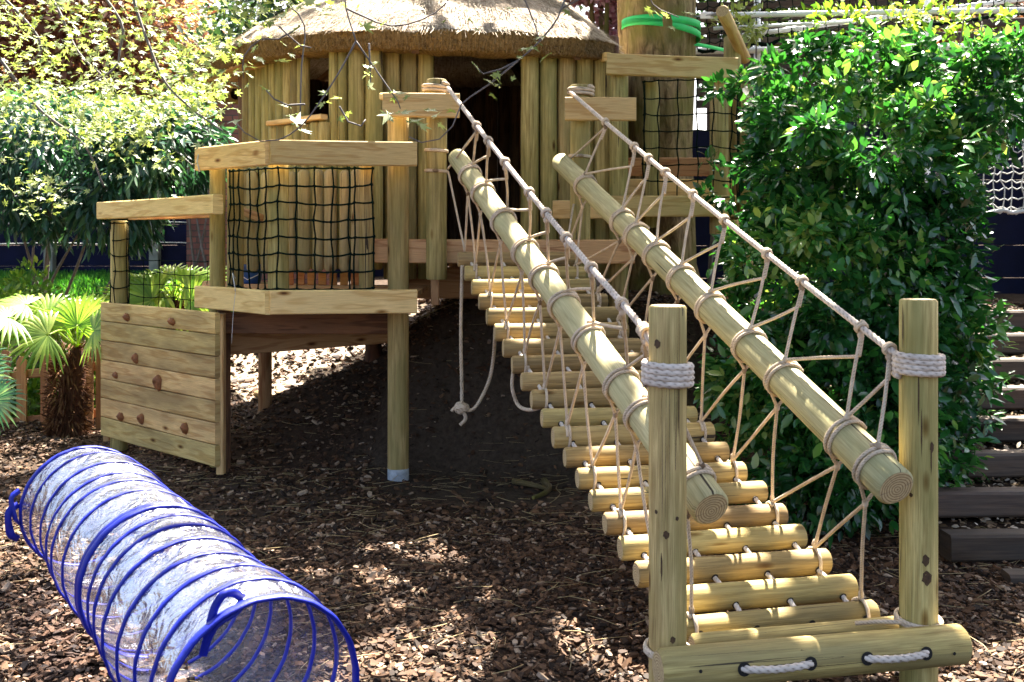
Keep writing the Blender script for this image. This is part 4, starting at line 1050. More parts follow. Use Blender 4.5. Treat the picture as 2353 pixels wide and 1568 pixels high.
# gaps in the crown: sunlight reaches these places (world points with a radius)
LIT = []
def lit(px, py, Y, r): LIT.append((*P(px, py, Y), r))
for (px, py, r) in ((990, 1292, .13), (870, 1327, .1), (1112, 1388, .14), (1240, 1455, .13), (880, 1470, .2), (960, 1500, .12), (1050, 1545, .12), (800, 1300, .06), (830, 1540, .2), (930, 1420, .05), (1195, 1345, .04), (1700, 1560, .1), (2300, 1500, .05), (1330, 1560, .07), (2290, 1540, .07)):
    lit(px, py, 1.5 * 2400 / (py - 540), r * .75)
for (px, py, r) in ((60, 1250, .35), (40, 1400, .25), (150, 1480, .2), (200, 1530, .15), (20, 1150, .3), (60, 1500, .1)):
    lit(px, py, 1.5 * 2400 / (py - 540), r)
for t in (0.02, .13, .3, .42, .6, .75, .95):
    q = C1.lerp(C2, t); LIT.append((q.x, q.y, .5, .2))
for (px, py, Y, r) in ((980, 720, 7.3, .07), (940, 735, 7.4, .05)): lit(px, py, Y, r)
for t in (.03, .09, .235, .27, .33, .41, .45, .52, .56, .63, .67, .74, .8, .86, .93): q = PL0.lerp(PL1, t); LIT.append((q.x + .02, q.y, q.z + .05, .062))
for t in (.345, .45, .58, .66, .85, .95): q = PR0.lerp(PR1, t); LIT.append((q.x + .02, q.y, q.z + .05, .05))
for i in (3, 7, 8, 11, 12, 13, 14, 15, 16, 17, 18, 19, 20):
    q = RL[i - 1].lerp(RR[i - 1], .18); LIT.append((*q, .13)); 
    if i > 12: q = RL[i - 1].lerp(RR[i - 1], .48); LIT.append((*q, .09))
    if i in (11, 12, 13): q = RL[i - 1].lerp(RR[i - 1], .9); LIT.append((*q, .08))
for k in range(26):
    if k % 3 == 2: continue
    t = k / 25; q = HL0.lerp(HL1, t); LIT.append((*q, .0)); q = HR0.lerp(HR1, t)
    LIT.append((*q, .0))
LIT.append((fl1.x - .05, fl1.y, fl1.z + .05, .07)); LIT.append((postL.x, postL.y, postL.z, .06)); LIT.append((postR.x, postR.y, postR.z, .06))
for k in range(26):
    LIT.append((random.uniform(-2.0, .9), random.uniform(6.9, 9.2), 3.1, random.uniform(.2, .45)))
for (px, py) in ((700, 70), (760, 60), (900, 60), (1000, 50), (1150, 50), (1250, 60), (1330, 70), (640, 95)): lit(px, py, 7.3, .2)
for (px, py, Y, r) in ((1990, 170, 6, .5), (2250, 180, 6.2, .6), (1800, 150, 6.2, .4), (2000, 320, 5.5, .3), (2330, 300, 6, .4), (1850, 320, 5.6, .2), (2300, 880, 5.9, .3), (2340, 900, 6, .3)): lit(px, py, Y, r)
for (px, Y, z) in ((500, 6.7, 2.1), (380, 6.8, 1.75), (300, 7.2, 1.75)): LIT.append((X(px, Y), Y, z, .12))
LITA = np.array(LIT); Sn = np.array(tuple(S))
def gaps(c, extra=0.0):
    keep = np.ones(len(c), bool)
    for (x, y, z, r) in LITA:
        w = c - np.array([x, y, z]); al = w @ Sn; d2 = (w * w).sum(1) - al * al; keep &= ~((d2 < (r + extra) ** 2) & (al > 0))
    return keep
def canopy(n, cx, cy, rx, ry, z0, z1):
    u = RNG.uniform(-1, 1, (n * 2, 2)); u = u[(u ** 2).sum(1) < 1][:n]; n = len(u)
    rr = np.sqrt((u ** 2).sum(1)); z = z0 + (z1 - z0) * (1 - rr * .5) * RNG.random(n)
    c = np.stack([cx + u[:, 0] * rx, cy + u[:, 1] * ry, z], 1)
    # twiggy clumps
    c += .10 * np.sin(c[:, [1, 2, 0]] * 7)
    return c[gaps(c, .075)]
LIT += [(-2.5, 10.4, .2, .55), (-2.15, 9.6, .1, .3), (-1.75, 10.8, .2, .22), (-1.3, 10.2, .15, .14), (-2.0, 11.6, .3, .4), (-4.4, 8.6, .9, 1.9), (-3.2, 8.0, .6, .8), (-1.9, 9.5, 1.2, .5), (-2.6, 6.2, 2.5, .9), (-3.4, 5.6, 2.6, 1.2), (-4.2, 9.8, 2.6, .8), (2.2, 6.0, 2.3, 1.0), (3.0, 6.2, 2.6, 1.0), (2.0, 5.8, 1.5, .6), (2.6, 5.8, 1.2, .7), (4.2, 6.5, 2.9, 1.0), (3.4, 8.8, 3.2, 1.1), (-2.2, 3.9, .1, .45), (-2.9, 4.6, 0, .6)]
LITA = np.array(LIT)
c = canopy(80000, .9, 7.9, 4.9, 7.4, 5.6, 8.4); n = len(c)  # unseen crown, stretched toward the camera to dim sky light on the ground
dr = RNG.normal(size=(n, 3)) * np.array([1, 1, .35]) + np.array([0, 0, -.15])
leaf_mesh('crown', c, dr, RNG.uniform(.12, .19, n), L_TREE, big, wr=.75, roll=RNG.normal(size=(n, 3)) * .4 + np.array(tuple(S)))
for k, pts in enumerate(([(590, 808, 9.6), (680, 822, 9.0), (760, 838, 8.6), (860, 850, 8.2)], [(640, 850, 9.6), (700, 872, 9.0), (740, 868, 8.7), (800, 846, 8.4)], [(860, 812, 9.3), (940, 828, 8.6), (1010, 850, 8.1), (1060, 872, 7.8)], [(1250, 1010, 6.3), (1262, 1040, 6.1), (1240, 1075, 5.95), (1225, 1110, 5.9)], [(1180, 1030, 6.3), (1225, 1022, 6.2), (1262, 1022, 6.1)])):
    mb = MB(); q_ = []
    for (a, b_, Y) in pts: x_ = X(a, Y); q_.append(Vector((x_, Y, max(gz(x_, Y), 0) + .015)))
    tube(mb, q_, .035 - .004 * k, 8, .06, taper=(1, .4)); build('root', mb, BARK, big)
# green strap round the trunk (a thing tied on to it)
st = thing('tree_strap', 'bright green strap pulled tight round the big trunk with grey buckle', 'strap', (TX, TY, Z(45, 8.4)))
mb = MB()
def strap_ring(mb, z0, z1, w, tilt):
    n = 48; R = .318; rows = []
    for j in range(n + 1):
        an = 2 * PI * j / n + .3; rr = R * (1 + .03 * math.sin(3 * an + 2)); z = z1 + (z0 - z1) * (.5 + .5 * math.cos(an - .2))
        rows.append([mb.vert((TX + math.cos(an) * (rr + o), TY + math.sin(an) * (rr + o), z + s * w / 2)) for o, s in ((0, -1), (.006, -1), (.006, 1), (0, 1))])
    for a, b_ in zip(rows[:-1], rows[1:]):
        for j in range(4): j2 = (j + 1) % 4; mb.face([a[j], b_[j], b_[j2], a[j2]])
strap_ring(mb, Z(48, 8.3), Z(40, 8.3), .06, 0)
GREEN = mat_simple('green_webbing', (.03, .62, .15), .6, .12, 8, .3, 200)
build('webbing', mb, GREEN, st); mb = MB(); strap_ring(mb, Z(72, 8.3), Z(44, 8.3), .055, 0); build('webbing', mb, GREEN, st)
mb = MB(); ribbon(mb, [P(1598, 38, 8.35), P(1630, 36, 7.8), P(1655, 30, 7.0)], .03, Vector((0, -1, 0)), .004); build('tail', mb, mat_simple('grey_webbing', (.2, .22, .27), .6, .2, 8, .2), st)
mb = MB(); add_beam(mb, P(1612, 36, 8.1), P(1636, 35, 7.7), .02, .05, up=Vector((0, 0, 1))); build('buckle', mb, METAL, st)
st2 = tag(build('ground_strap', (lambda m_: (ribbon(m_, [P(1600, 102, 8.3), P(1640, 110, 8.0), P(1690, 122, 7.6)], .04, Vector((0, -1, .3)), .004), m_)[1])(MB()), GREEN), 'short green strap end running low from the trunk to the tall post', 'strap')

# ================================================================ SHRUBS
def shrub(name, label, cat, ells, n_tot, size, mat, wr, base, stems=5, inner=.5, droop=-.25, group=None, stemmat=None, keepfn=None, outw=.9, stem_top=None):
    root = thing(name, label, cat, base, group)
    vol = [(e[3] * e[4] + e[3] * e[5] + e[4] * e[5]) for e in ells]; tot = sum(vol); Pp = []; Dd = []
    for e, v in zip(ells, vol):
        p, u = ellipsoid_points(e[:3], e[3:6], int(n_tot * v / tot), inner); Pp.append(p); Dd.append(u)
    p = np.concatenate(Pp); u = np.concatenate(Dd)
    if keepfn is not None: k = keepfn(p); p = p[k]; u = u[k]
    q = p * 7.0 / (sum(size) / .13); f = np.sin(q[:, 0] * 1.3 + np.sin(q[:, 2] * 1.1) * 2) * np.sin(q[:, 1] * 1.2 + 1) * np.sin(q[:, 2] * 1.4 + np.sin(q[:, 0]) * 1.5); kk = f > -.16 + .2 * RNG.random(len(p))
    p = p[kk]; u = u[kk]; f = f[kk]
    n = len(p); d = u * outw + RNG.normal(size=(n, 3)) * .6 + np.array([0, 0, droop])
    sz = RNG.uniform(size[0], size[1], n)
    rn = np.clip(.45 + .35 * np.sin(p[:, 0] * 3.1 + p[:, 2] * 2.3) * np.sin(p[:, 1] * 2.7 + p[:, 2] * 3.9) + RNG.normal(0, .22, n), 0, 1)
    leaf_mesh('foliage', p, d, sz, mat, root, wr, rnd=rn)
    for k in range(stems):
        e = ells[k % len(ells)]; mb = MB(); b0 = Vector(base) + Vector((random.uniform(-.25, .25), random.uniform(-.2, .2), -.05)); t = Vector(e[:3]) + Vector((random.uniform(-.5, .5) * e[3], random.uniform(-.4, .4) * e[4], random.uniform(-.2, .6) * e[5]))
        tube(mb, [b0, b0.lerp(t, .4) + Vector((random.uniform(-.15, .15), 0, .1)), t], .022 if stem_top is None else stem_top, 6, .12, taper=(1, .2)); build('stem', mb, stemmat or TWIG, root)
    return root
def E(px, py, Y, rx, ry_, rz=None):
    """ellipsoid from a place in space; radii given in pixels at that distance"""
    q = P(px, py, Y); k = Y / F; return (q.x, q.y, q.z, rx * k, (rz if rz else rx * k), ry_ * k)
ell = [E(1980, 370, 5.9, 250, 235, .75), E(1940, 620, 5.7, 255, 250, .75), E(1945, 900, 5.5, 255, 220, .65), E(1890, 1080, 5.3, 220, 125, .5), E(2240, 240, 6.1, 170, 120, .6),
       E(1770, 880, 5.7, 130, 170, .4), E(2110, 600, 5.8, 125, 240, .5), E(2190, 800, 5.6, 95, 190, .4), E(2090, 1030, 5.5, 130, 140, .4), E(2360, 190, 6.4, 120, 85, .5), E(2020, 190, 6.1, 130, 60, .5), E(1790, 260, 6.1, 75, 60, .3), E(1810, 370, 6.0, 110, 170, .4)]
ell += [E(1652, 205, 6.1, 22, 20, .06), E(1712, 190, 6.1, 30, 25, .08), E(1625, 372, 6.0, 20, 12, .05), E(1650, 400, 6.0, 45, 16, .08), E(1640, 440, 6.0, 30, 12, .06), E(1680, 450, 6.0, 45, 30, .1)]
rs = random.Random(5)
for _ in range(46):
    px_, py_ = rs.uniform(1690, 2230), rs.uniform(120, 1150); 
    if py_ < 520: px_ = max(px_, 1790)
    if (px_ - 1960) ** 2 / 300 ** 2 + (py_ - 620) ** 2 / 560 ** 2 > 1.05: continue
    rr_ = rs.uniform(30, 75); ell.append(E(px_, py_, 5.15 - .0 * py_ + rs.uniform(-.12, .25) + abs(px_ - 1960) / 600, rr_, rr_ * .8, rs.uniform(.12, .25)))
for (a_, b_, r_) in ((1765, 165, 30), (1840, 110, 28), (1900, 135, 42), (1990, 95, 30), (2080, 125, 40), (2150, 90, 28), (2240, 130, 45), (2320, 110, 36), (1700, 560, 40), (1690, 700, 45), (2270, 760, 40), (2290, 880, 35), (2240, 960, 40), (1650, 900, 35), (2200, 470, 45), (2265, 1060, 34), (2205, 1150, 30)): ell.append(E(a_, b_, 5.8, r_, r_, .2))
shrub('laurel_shrub', 'tall glossy green shrub filling the right side behind the right bridge post', 'shrub', ell, 62000, (.04, .1), L_SHRUB, .46, (X(1980, 5.6), 5.6, 0), 9, .42, -.2)
def bush(label, px, py, Y, rx, ry_, n, size, mat, wr=.5, rz=.5, name='low_bush', group=None, inner=.3, droop=.2, cat='bush'):
    q = P(px, py, Y); g = gz(q.x, q.y)
    return shrub(name, label, cat, [E(px, py, Y, rx, ry_, rz), E(px + rx * .5, py + ry_ * .25, Y - .1, rx * .6, ry_ * .7, rz * .7), E(px - rx * .5, py + ry_ * .2, Y + .1, rx * .6, ry_ * .75, rz * .7)], n, size, mat, wr, (q.x, q.y, g), 3, inner, droop, group)
# ground-hugging sprays at the foot of the shrub
bush('sparse pale climber over the net frame at the top right edge', 2080, 45, 8.4, 300, 45, 800, (.05, .09), L_BUSH, rz=.3, name='climber', inner=.1, cat='climber')
bush('small pale leafy climber between the trunk and the slanting brace', 1700, 60, 8.4, 60, 50, 350, (.05, .09), L_MAPLE, rz=.2, name='climber', inner=.1, cat='climber')
# left rhododendron
ell = [E(120, 330, 9.8, 230, 120, 1.0), E(330, 360, 9.6, 130, 120, .7), E(60, 440, 9.7, 150, 120, .7), E(270, 470, 9.4, 100, 110, .5), E(170, 450, 9.6, 120, 100, .5), E(430, 330, 10.2, 90, 100, .6)]
shrub('drooping_shrub', 'dark blue-green shrub with drooping narrow leaves in front of the navy fence', 'shrub', ell, 15000, (.11, .19), L_RHODO, .26, (X(120, 10.6), 10.6, gz(-4.6, 10.6)), 7, .45, -1.0)

# ================================================================ OVERHANGING MAPLE in the near left
mp = thing('maple_tree', 'young maple with pale yellow-green leaves hanging in from upper left', 'tree', (-4.9, 6.4, 0))
mb = MB(); trunk_mesh(mb, [(-4.9, 6.4, -.1), (-4.85, 6.4, 1.2), (-4.8, 6.35, 2.8), (-4.4, 6.3, 4.2)], [.15, .11, .10, .06], 20, .04, 5); build('trunk', mb, BARK, mp)
leafpos = []
def branch(pts, r, leaves=8, name='branch', ends=True, jitter=.05, tip=.25):
    mb = MB(); tube(mb, pts, r, 6, .05, taper=(1, tip)); build(name, mb, TWIG, mp)
    path = catmull(pts, .03)
    for k in range(leaves):
        q = path[int(random.uniform(.15, 1) * (len(path) - 1))]; leafpos.append(q + Vector((random.gauss(0, jitter), random.gauss(0, jitter), random.gauss(0, jitter) - .02)))
    return path
start = Vector((-4.6, 6.3, 3.6))
# the main limbs that carry the crown seen at the top left
limbs = []
for (pts) in ([start, P(-350, -420, 6.3), P(40, -200, 6.0), P(260, 20, 5.8), P(275, 120, 5.75), P(255, 165, 5.7), P(150, 215, 5.7)],
              [start, P(-200, -500, 5.9), P(230, -260, 5.6), P(310, 10, 5.5), P(345, 110, 5.4), P(380, 190, 5.35), P(440, 250, 5.3), P(510, 300, 5.2)],
              [start, P(-400, -320, 6.8), P(-100, -100, 6.6), P(90, 90, 6.4), P(40, 160, 6.4), P(-20, 200, 6.4)],
              [start, P(-100, -520, 5.2), P(360, -300, 5.0), P(560, -60, 4.9), P(660, 10, 4.8), P(700, 60, 4.8), P(693, 150, 4.75), P(690, 260, 4.7)],
              [start, P(-100, -600, 4.6), P(500, -420, 4.4), P(760, -120, 4.3), P(795, 20, 4.25), P(818, 95, 4.2)],
              [start, P(-100, -700, 5.0), P(600, -560, 4.8), P(1000, -260, 4.6), P(1280, -80, 4.4), P(1290, 20, 4.3), P(1240, 95, 4.2), P(1190, 140, 4.2)],
              [start, P(-350, -260, 7.2), P(60, -60, 7.2), P(180, 120, 7.0), P(245, 190, 6.9), P(258, 290, 6.9)],
              [start, P(-300, -200, 6.2), P(-60, 60, 6.0), P(80, 240, 5.9), P(190, 330, 5.8), P(240, 430, 5.8)]):
    limbs.append(branch(pts, .02 if pts[1].y > 5.5 else .013, 10, jitter=.08))
# fine twigs with a few leaves, nearer the camera
fine = [([(818, 95), (870, 170), (915, 235), (920, 250)], 4.2), ([(818, 95), (780, 165), (735, 235), (690, 292), (640, 322), (598, 325), (562, 305), (545, 285)], 4.2),
        ([(1190, 140), (1130, 190), (1060, 240), (1040, 290), (1010, 320), (968, 328), (940, 315)], 4.2), ([(700, 240), (660, 242), (630, 228), (612, 208)], 4.15),
        ([(780, 245), (800, 280), (830, 290), (840, 275)], 4.1), ([(1190, 140), (1150, 160), (1110, 170), (1092, 152)], 4.2), ([(848, 100), (850, 150), (852, 190)], 4.2),
        ([(690, 60), (640, 90), (600, 90), (560, 130), (560, 180)], 4.7), ([(1290, 20), (1330, 0), (1365, -30)], 4.35), ([(795, 20), (900, 60), (1000, 30), (1060, -40)], 4.3),
        ([(640, 60), (690, 105), (715, 110)], 4.7), ([(1190, -40), (1230, 60), (1240, 95)], 4.3), ([(1480, -60), (1500, 10), (1560, 40)], 5.2)]
for pts, Y in fine: branch([P(a, b_, Y + .03 * math.sin(i * 2)) for i, (a, b_) in enumerate(pts)], .0042, 2, name='twig', jitter=.02, tip=.5)
near = [(612, 205, 48), (540, 277, 50), (680, 283, 60), (693, 300, 40), (845, 155, 24), (848, 198, 42), (843, 172, 22), (905, 213, 60), (938, 222, 26), (892, 262, 56), (922, 258, 60), (945, 280, 50), (985, 252, 52), (965, 288, 44), (1012, 285, 36),
        (1000, 268, 40), (1043, 255, 34), (1090, 149, 38), (1118, 185, 34), (1135, 178, 40), (1145, 198, 30), (1200, 115, 40), (1222, 108, 44), (1245, 85, 40), (1190, 130, 26), (748, 215, 30), (742, 238, 30), (685, 62, 44), (650, 40, 40), (705, 8, 50), (760, 20, 30), (835, 60, 50), (880, 55, 44), (640, 140, 44), (600, 135, 36), (560, 165, 46), (530, 190, 40), (960, 15, 32), (1060, 25, 40), (1080, 45, 30), (1040, 8, 30), (610, 60, 40), (580, 30, 46), (740, 35, 46), (1490, 20, 44), (1520, 40, 36), (1575, 30, 40), (1545, 62, 28), (1175, 20, 26), (1330, 15, 26), (1095, 70, 24)]
NP = np.array([tuple(P(a, b_, 4.2 + random.uniform(-.08, .08))) for a, b_, s_ in near]); NS = np.array([s_ / F * 4.2 * 1.25 for a, b_, s_ in near])
for q_ in range(len(NP)): maple_mesh('leaf', NP[q_:q_ + 1], RNG.normal(size=(1, 3)) * .38 + np.array([.1, -.3, 1]), NS[q_:q_ + 1], L_MAPLE, mp)
# main foliage of the hanging crown
def cloud(n, fn, Y0, Y1):
    out = []
    while len(out) < n:
        px, py = random.uniform(-120, 620), random.uniform(-160, 420)
        if random.random() < fn(px, py): out.append(P(px, py, random.uniform(Y0, Y1)))
    return np.array([tuple(v) for v in out])
def dens(px, py):
    edge = 330 - max(0, px - 380) * .75 + 25 * math.sin(px * .03)
    d = 1.0 if py < 215 else (.75 if py < 290 else .3)
    if py > edge + 60: return 0
    d *= 1.0 if py < edge else .25
    if px > 520: d *= .35
    return d * (.35 + .65 * (math.sin(px * .031 + py * .017) * math.sin(py * .043 - px * .011) > -.35))
cp = np.concatenate([cloud(2700, dens, 5.0, 8.2), np.array([tuple(v) for v in leafpos])])
# denser light sprays hanging over the shrub
for (px, py, Y, n, s_) in ((590, 25, 4.9, 50, 45), (680, 5, 4.8, 35, 30), (510, 100, 5.0, 45, 45), (470, 150, 5.2, 50, 45), (740, 0, 4.8, 20, 30), (250, 250, 6.2, 190, 70), (160, 230, 6.4, 150, 70), (340, 260, 6.0, 160, 60), (80, 420, 6.3, 40, 40), (100, 470, 6.2, 40, 40), (290, 320, 5.8, 50, 45), (350, 370, 5.7, 18, 35), (160, 300, 6, 40, 50), (230, 300, 6, 50, 40), (450, 240, 5.6, 60, 45), (400, 200, 5.8, 80, 60)):
    cp = np.concatenate([cp, np.array([tuple(P(random.gauss(px, s_), random.gauss(py, s_ * .5), random.gauss(Y, .2))) for _ in range(n)])])
maple_mesh('foliage', cp, RNG.normal(size=(len(cp), 3)) * .5 + np.array([.1, -.25, .9]), RNG.uniform(.045, .088, len(cp)), L_MAPLE, mp)

# ================================================================ PALMS
def fan(mbv, c, nrm, up, R, k=22, arc=250, mat=0, stiff=.25):
    """leaflets of one fan leaf, each a folded tapering blade"""
    nrm = nrm.normalized(); up = (up - nrm * up.dot(nrm)).normalized(); sd = nrm.cross(up)
    for i in range(k):
        an = rad(-arc / 2 + arc * (i + .5) / k) + random.uniform(-.03, .03); d = up * math.cos(an) + sd * math.sin(an); L = R * random.uniform(.88, 1.08) * (1 - .25 * abs(an) / PI); w = R * .045 * (22 / k)
        s_ = nrm.cross(d); rv = random.random(); rows = []
        for (t, ww) in ((.04, .25), (.3, .9), (.55, 1), (.8, .6), (1, .05)):
            dr = Vector((0, 0, -1)) * (stiff * L * max(0, t - .45) ** 2 * 2.5) ; p = c + d * L * t + dr
            rows.append([mbv.vert(p - s_ * w * ww, rv), mbv.vert(p + nrm * w * .35 * ww, rv), mbv.vert(p + s_ * w * ww, rv)])
        for a, b_ in zip(rows[:-1], rows[1:]):
            mbv.face([a[0], a[1], b_[1], b_[0]]); mbv.face([a[1], a[2], b_[2], b_[1]])
def palm(label, base, top, fronds, R, mat, trunk_r=.1, group='fan palms at the left edge', shag=True, seedk=0):
    root = thing('fan_palm', label, 'palm', tuple(base), group)
    if trunk_r:
        mb = MB(); b0 = Vector(base); t0 = Vector(top)
        trunk_mesh(mb, [b0 - Vector((0, 0, .05)), b0.lerp(t0, .3), b0.lerp(t0, .7), t0], [trunk_r * 1.05, trunk_r * 1.0, trunk_r * .85, trunk_r * .4], 20, .06, 2)
        build('trunk', mb, FIBRE, root)
        n = 1500; tt = RNG.random(n); an = RNG.uniform(0, 2 * PI, n); r_ = trunk_r * (1.05 - .45 * tt ** 2)
        p = np.stack([b0.x + np.cos(an) * r_, b0.y + np.sin(an) * r_, b0.z + (t0.z - b0.z) * tt], 1)
        d = np.stack([np.cos(an) * .45, np.sin(an) * .45, RNG.uniform(-1.2, .6, n)], 1)
        leaf_mesh('trunk_fibre', p, d, RNG.uniform(.05, .13, n), FIBRE_L, root, .12)
    for (tip, nr) in fronds:
        tip = Vector(tip); mb = MB(); up = (tip - Vector(top)); up.normalize()
        mid = Vector(top).lerp(tip, .5) + Vector((0, 0, .08)); tube(mb, [Vector(top), mid, tip], .007, 6, .05, taper=(1, .6)); stalk = build('frond', mb, L_PALM, root)
        mb = MB(); fan(mb, tip, Vector(nr), up + Vector((0, 0, .2)), R * random.uniform(.85, 1.1), 22, 240); build('leaf_blade', mb, mat, stalk)
    return root
FIBRE_L = mat_leaf('palm_fibre_strand', [(0, (.04, .018, .01)), (.6, (.12, .05, .025)), (1, (.22, .12, .06))], .05, .9, .1, 1)
pb = P(155, 1000, 7.75); pb.z = gz(pb.x, pb.y); pt = P(178, 800, 7.75)
fr = [(P(178, 750, 7.6), (.1, -1, .2)), (P(110, 725, 7.6), (.1, -.8, .8)), (P(212, 735, 7.8), (-.3, -.9, .3)), (P(60, 700, 7.5), (.2, -.4, 1)), (P(215, 760, 7.4), (-.5, -.8, .5)), (P(110, 770, 7.3), (.4, -.8, .6)), (P(20, 730, 7.3), (.3, -.4, 1)), (P(175, 720, 8.1), (0, -.6, .8))]
palm('fan palm with shaggy dark trunk beside the climbing wall', pb, pt, fr, .31, L_PALM, .098)
pb2 = P(-75, 1020, 7.1); pb2.z = 0; pt2 = P(-70, 930, 7.1)
fr = [(P(-45, 835, 6.9), (.3, -.9, .4)), (P(-50, 890, 6.8), (-.2, -.8, .5)), (P(-50, 860, 6.9), (.3, -1, .2)), (P(-20, 920, 6.7), (.1, -1, .3))]
palm('low blue-green fan palm cut off by the left edge', pb2, pt2, fr, .24, L_PALMB, .09)
pb3 = P(400, 780, 9.6); pb3.z = gz(pb3.x, 9.6); pt3 = P(400, 690, 9.6)
fr = [(P(425, 655, 9.4), (0, -.8, .5)), (P(370, 665, 9.4), (.2, -.7, .7)), (P(330, 655, 9.5), (.2, -.5, .8)), (P(460, 660, 9.5), (-.3, -.7, .6)), (P(390, 640, 9.8), (0, -.6, .8)), (P(350, 690, 9.2), (.3, -.9, .3)), (P(440, 690, 9.3), (0, -.9, .3)), (P(300, 690, 9.6), (.3, -.6, .6))]
palm('bright fan palm seen under the climbing wall handrail', pb3, pt3, fr, .36, L_PALM, .1)

# ================================================================ LOW BUSHES on the left
bush('sunlit yellow-green bush below the navy fence at the far left', 40, 720, 9.2, 110, 70, 2600, (.05, .09), L_BUSH)
bush('bright leafy bush behind the shaggy palm trunk', 180, 850, 9.0, 110, 130, 3600, (.04, .09), L_BUSH)
bush('leafy green bush behind the picket fence at the left edge', 30, 890, 8.7, 80, 110, 2200, (.04, .09), L_BUSH)
bush('green bush seen through the net under the climbing wall handrail', 420, 690, 10.4, 95, 60, 2400, (.05, .09), L_BUSH)
bush('leafy sapling with upright yellow shoots before the lawn', 70, 650, 9.9, 26, 50, 300, (.06, .1), L_BUSH, droop=.6)

# lawn
n = 26000; x = RNG.uniform(-9, -3.0, n); y = RNG.uniform(11.2, 15, n); z = ground_z(x, y)
o = leaf_mesh('lawn_grass', np.stack([x, y, z], 1), RNG.normal(size=(n, 3)) * .35 + np.array([0, 0, 1]), RNG.uniform(.06, .13, n), L_GRASS, None, .14, roll=RNG.normal(size=(n, 3))); o['kind'] = 'stuff'

# ================================================================ PICKET FENCE
pf = thing('picket_fence', 'low orange-brown picket fence behind the palm trunk', 'fence', (X(100, 8.2), 8.2, 0))
for px in (-45, 12, 50, 105, 203, 232):
    Y = 8.25 - .0006 * px; q = P(px, 900, Y); g = gz(q.x, q.y); zt = Z(795 + (15 if px in (50, 105) else 0) + (px < 60) * 10, Y)
    mb = MB(); w = .075; rv = random.random(); pts = [(-w / 2, g - .05), (w / 2, g - .05), (w / 2, zt - .04), (w * .2, zt), (-w * .2, zt), (-w / 2, zt - .04)]
    f_ = [mb.vert((q.x + a, q.y - .01, b_), rv) for a, b_ in pts]; k_ = [mb.vert((q.x + a, q.y + .012, b_), rv) for a, b_ in pts]
    uv = [(b_ + rv * 9, a + rv * 5) for a, b_ in pts]; mb.face(f_, uv, 0, False); mb.face(k_[::-1], uv[::-1], 0, False)
    for i in range(6): j = (i + 1) % 6; mb.face([f_[i], k_[i], k_[j], f_[j]], [uv[i], uv[i], uv[j], uv[j]], 0, False)
    build('picket', mb, [PICKET], pf)
for py in (855, 962):
    mb = MB(); add_beam(mb, P(-70, py + 20, 8.33), P(240, py - 15, 8.18), .035, .07); build('rail', mb, [PICKET], pf)

# ================================================================ NAVY FENCES, brick wall, far things
def board_fence(label, x0, x1, Y, zt, zb, mat, posts, boards_h=.3, postmat=GREYPOST, postz=None, group=None):
    f = thing('board_fence', label, 'fence', ((x0 + x1) / 2, Y, gz((x0 + x1) / 2, Y)), group)
    z = zb; 
    while z < zt - .02:
        h = min(boards_h, zt - z); mb = MB(); add_beam(mb, (x0, Y, z + h / 2), (x1, Y, z + h / 2), .03, h - .003); build('board', mb, [mat], f); z += boards_h
    for x in posts: mb = MB(); add_beam(mb, (x, Y - .09, zb - .2), (x, Y - .09, postz or zt), .13, .13, up=Vector((0, 1, 0))); build('post', mb, [postmat], f)
    return f
board_fence('navy blue board fence beyond the lawn with grey posts', -9.5, -1.2, 15.0, Z(330, 15), .75, NAVY, [X(121, 15), X(361, 15), X(-120, 15)])
board_fence('added dark boarding standing in for shade under the tree platform, between trunk and shrub', 1.45, 2.18, 9.6, Z(300, 9.6), .8, NAVY, [])  # dark sheet put in for the shade below the right deck
board_fence('dark navy board fence behind the right shrub', 2.2, 9.0, 9.6, Z(215, 9.6), gz(4, 9.6) - .1, NAVY, [X(2050, 9.6), X(2390, 9.6)])
# wires with white cord loops against the left fence
gw = thing('wire_net', 'thin pale wires strung in front of the left navy fence', 'net', (X(230, 13), 13, gz(-5, 13)))
for py in (451, 483, 513, 560):
    mb = MB(); tube(mb, [P(-60, py + 3, 13), P(120, py - 2, 13), P(250, py + 2, 13), P(360, py - 3, 13), P(490, py, 13)], .006, 5, .2); build('wire', mb, CORD_W, gw)
brick = thing('brick_wall', 'red brick wall with pale coping behind the left of the hut', 'wall', (X(560, 13), 13, .8))
def mat_brick():
    m, nt, b = M('old_brick'); v = objmap(nt, (1, 1, 1))
    sp = N(nt, 'SeparateXYZ'); LK(nt, v, sp.inputs[0]); cb = N(nt, 'CombineXYZ'); LK(nt, sp.outputs[0], cb.inputs[0]); LK(nt, sp.outputs[2], cb.inputs[1])
    bt = N(nt, 'TexBrick'); LK(nt, cb.outputs[0], bt.inputs[0]); bt.inputs['Scale'].default_value = 1; bt.inputs['Brick Width'].default_value = .22; bt.inputs['Row Height'].default_value = .075; bt.inputs['Mortar Size'].default_value = .008
    bt.inputs['Color1'].default_value = (.34, .13, .09, 1); bt.inputs['Color2'].default_value = (.20, .09, .08, 1); bt.inputs['Mortar'].default_value = (.10, .08, .07, 1)
    n = noise(nt, v, 5, 5); LK(nt, mixc(nt, .6, bt.outputs[0], ramp(nt, n.outputs[0], [(.3, (.35, .35, .4)), (.65, (1.2, 1.1, 1.1))]).outputs[0], 'MULTIPLY'), b.inputs['Base Color'])
    b.inputs['Roughness'].default_value = .95; return m
mb = MB(); add_beam(mb, (X(435, 13), 13, 2.0), (X(760, 13), 13, 2.0), .22, 2.5); build('brickwork', mb, [mat_brick()], brick)
mb = MB(); add_beam(mb, P(430, 212, 13), P(765, 190, 13), .28, .08); build('coping', mb, [METAL], brick)
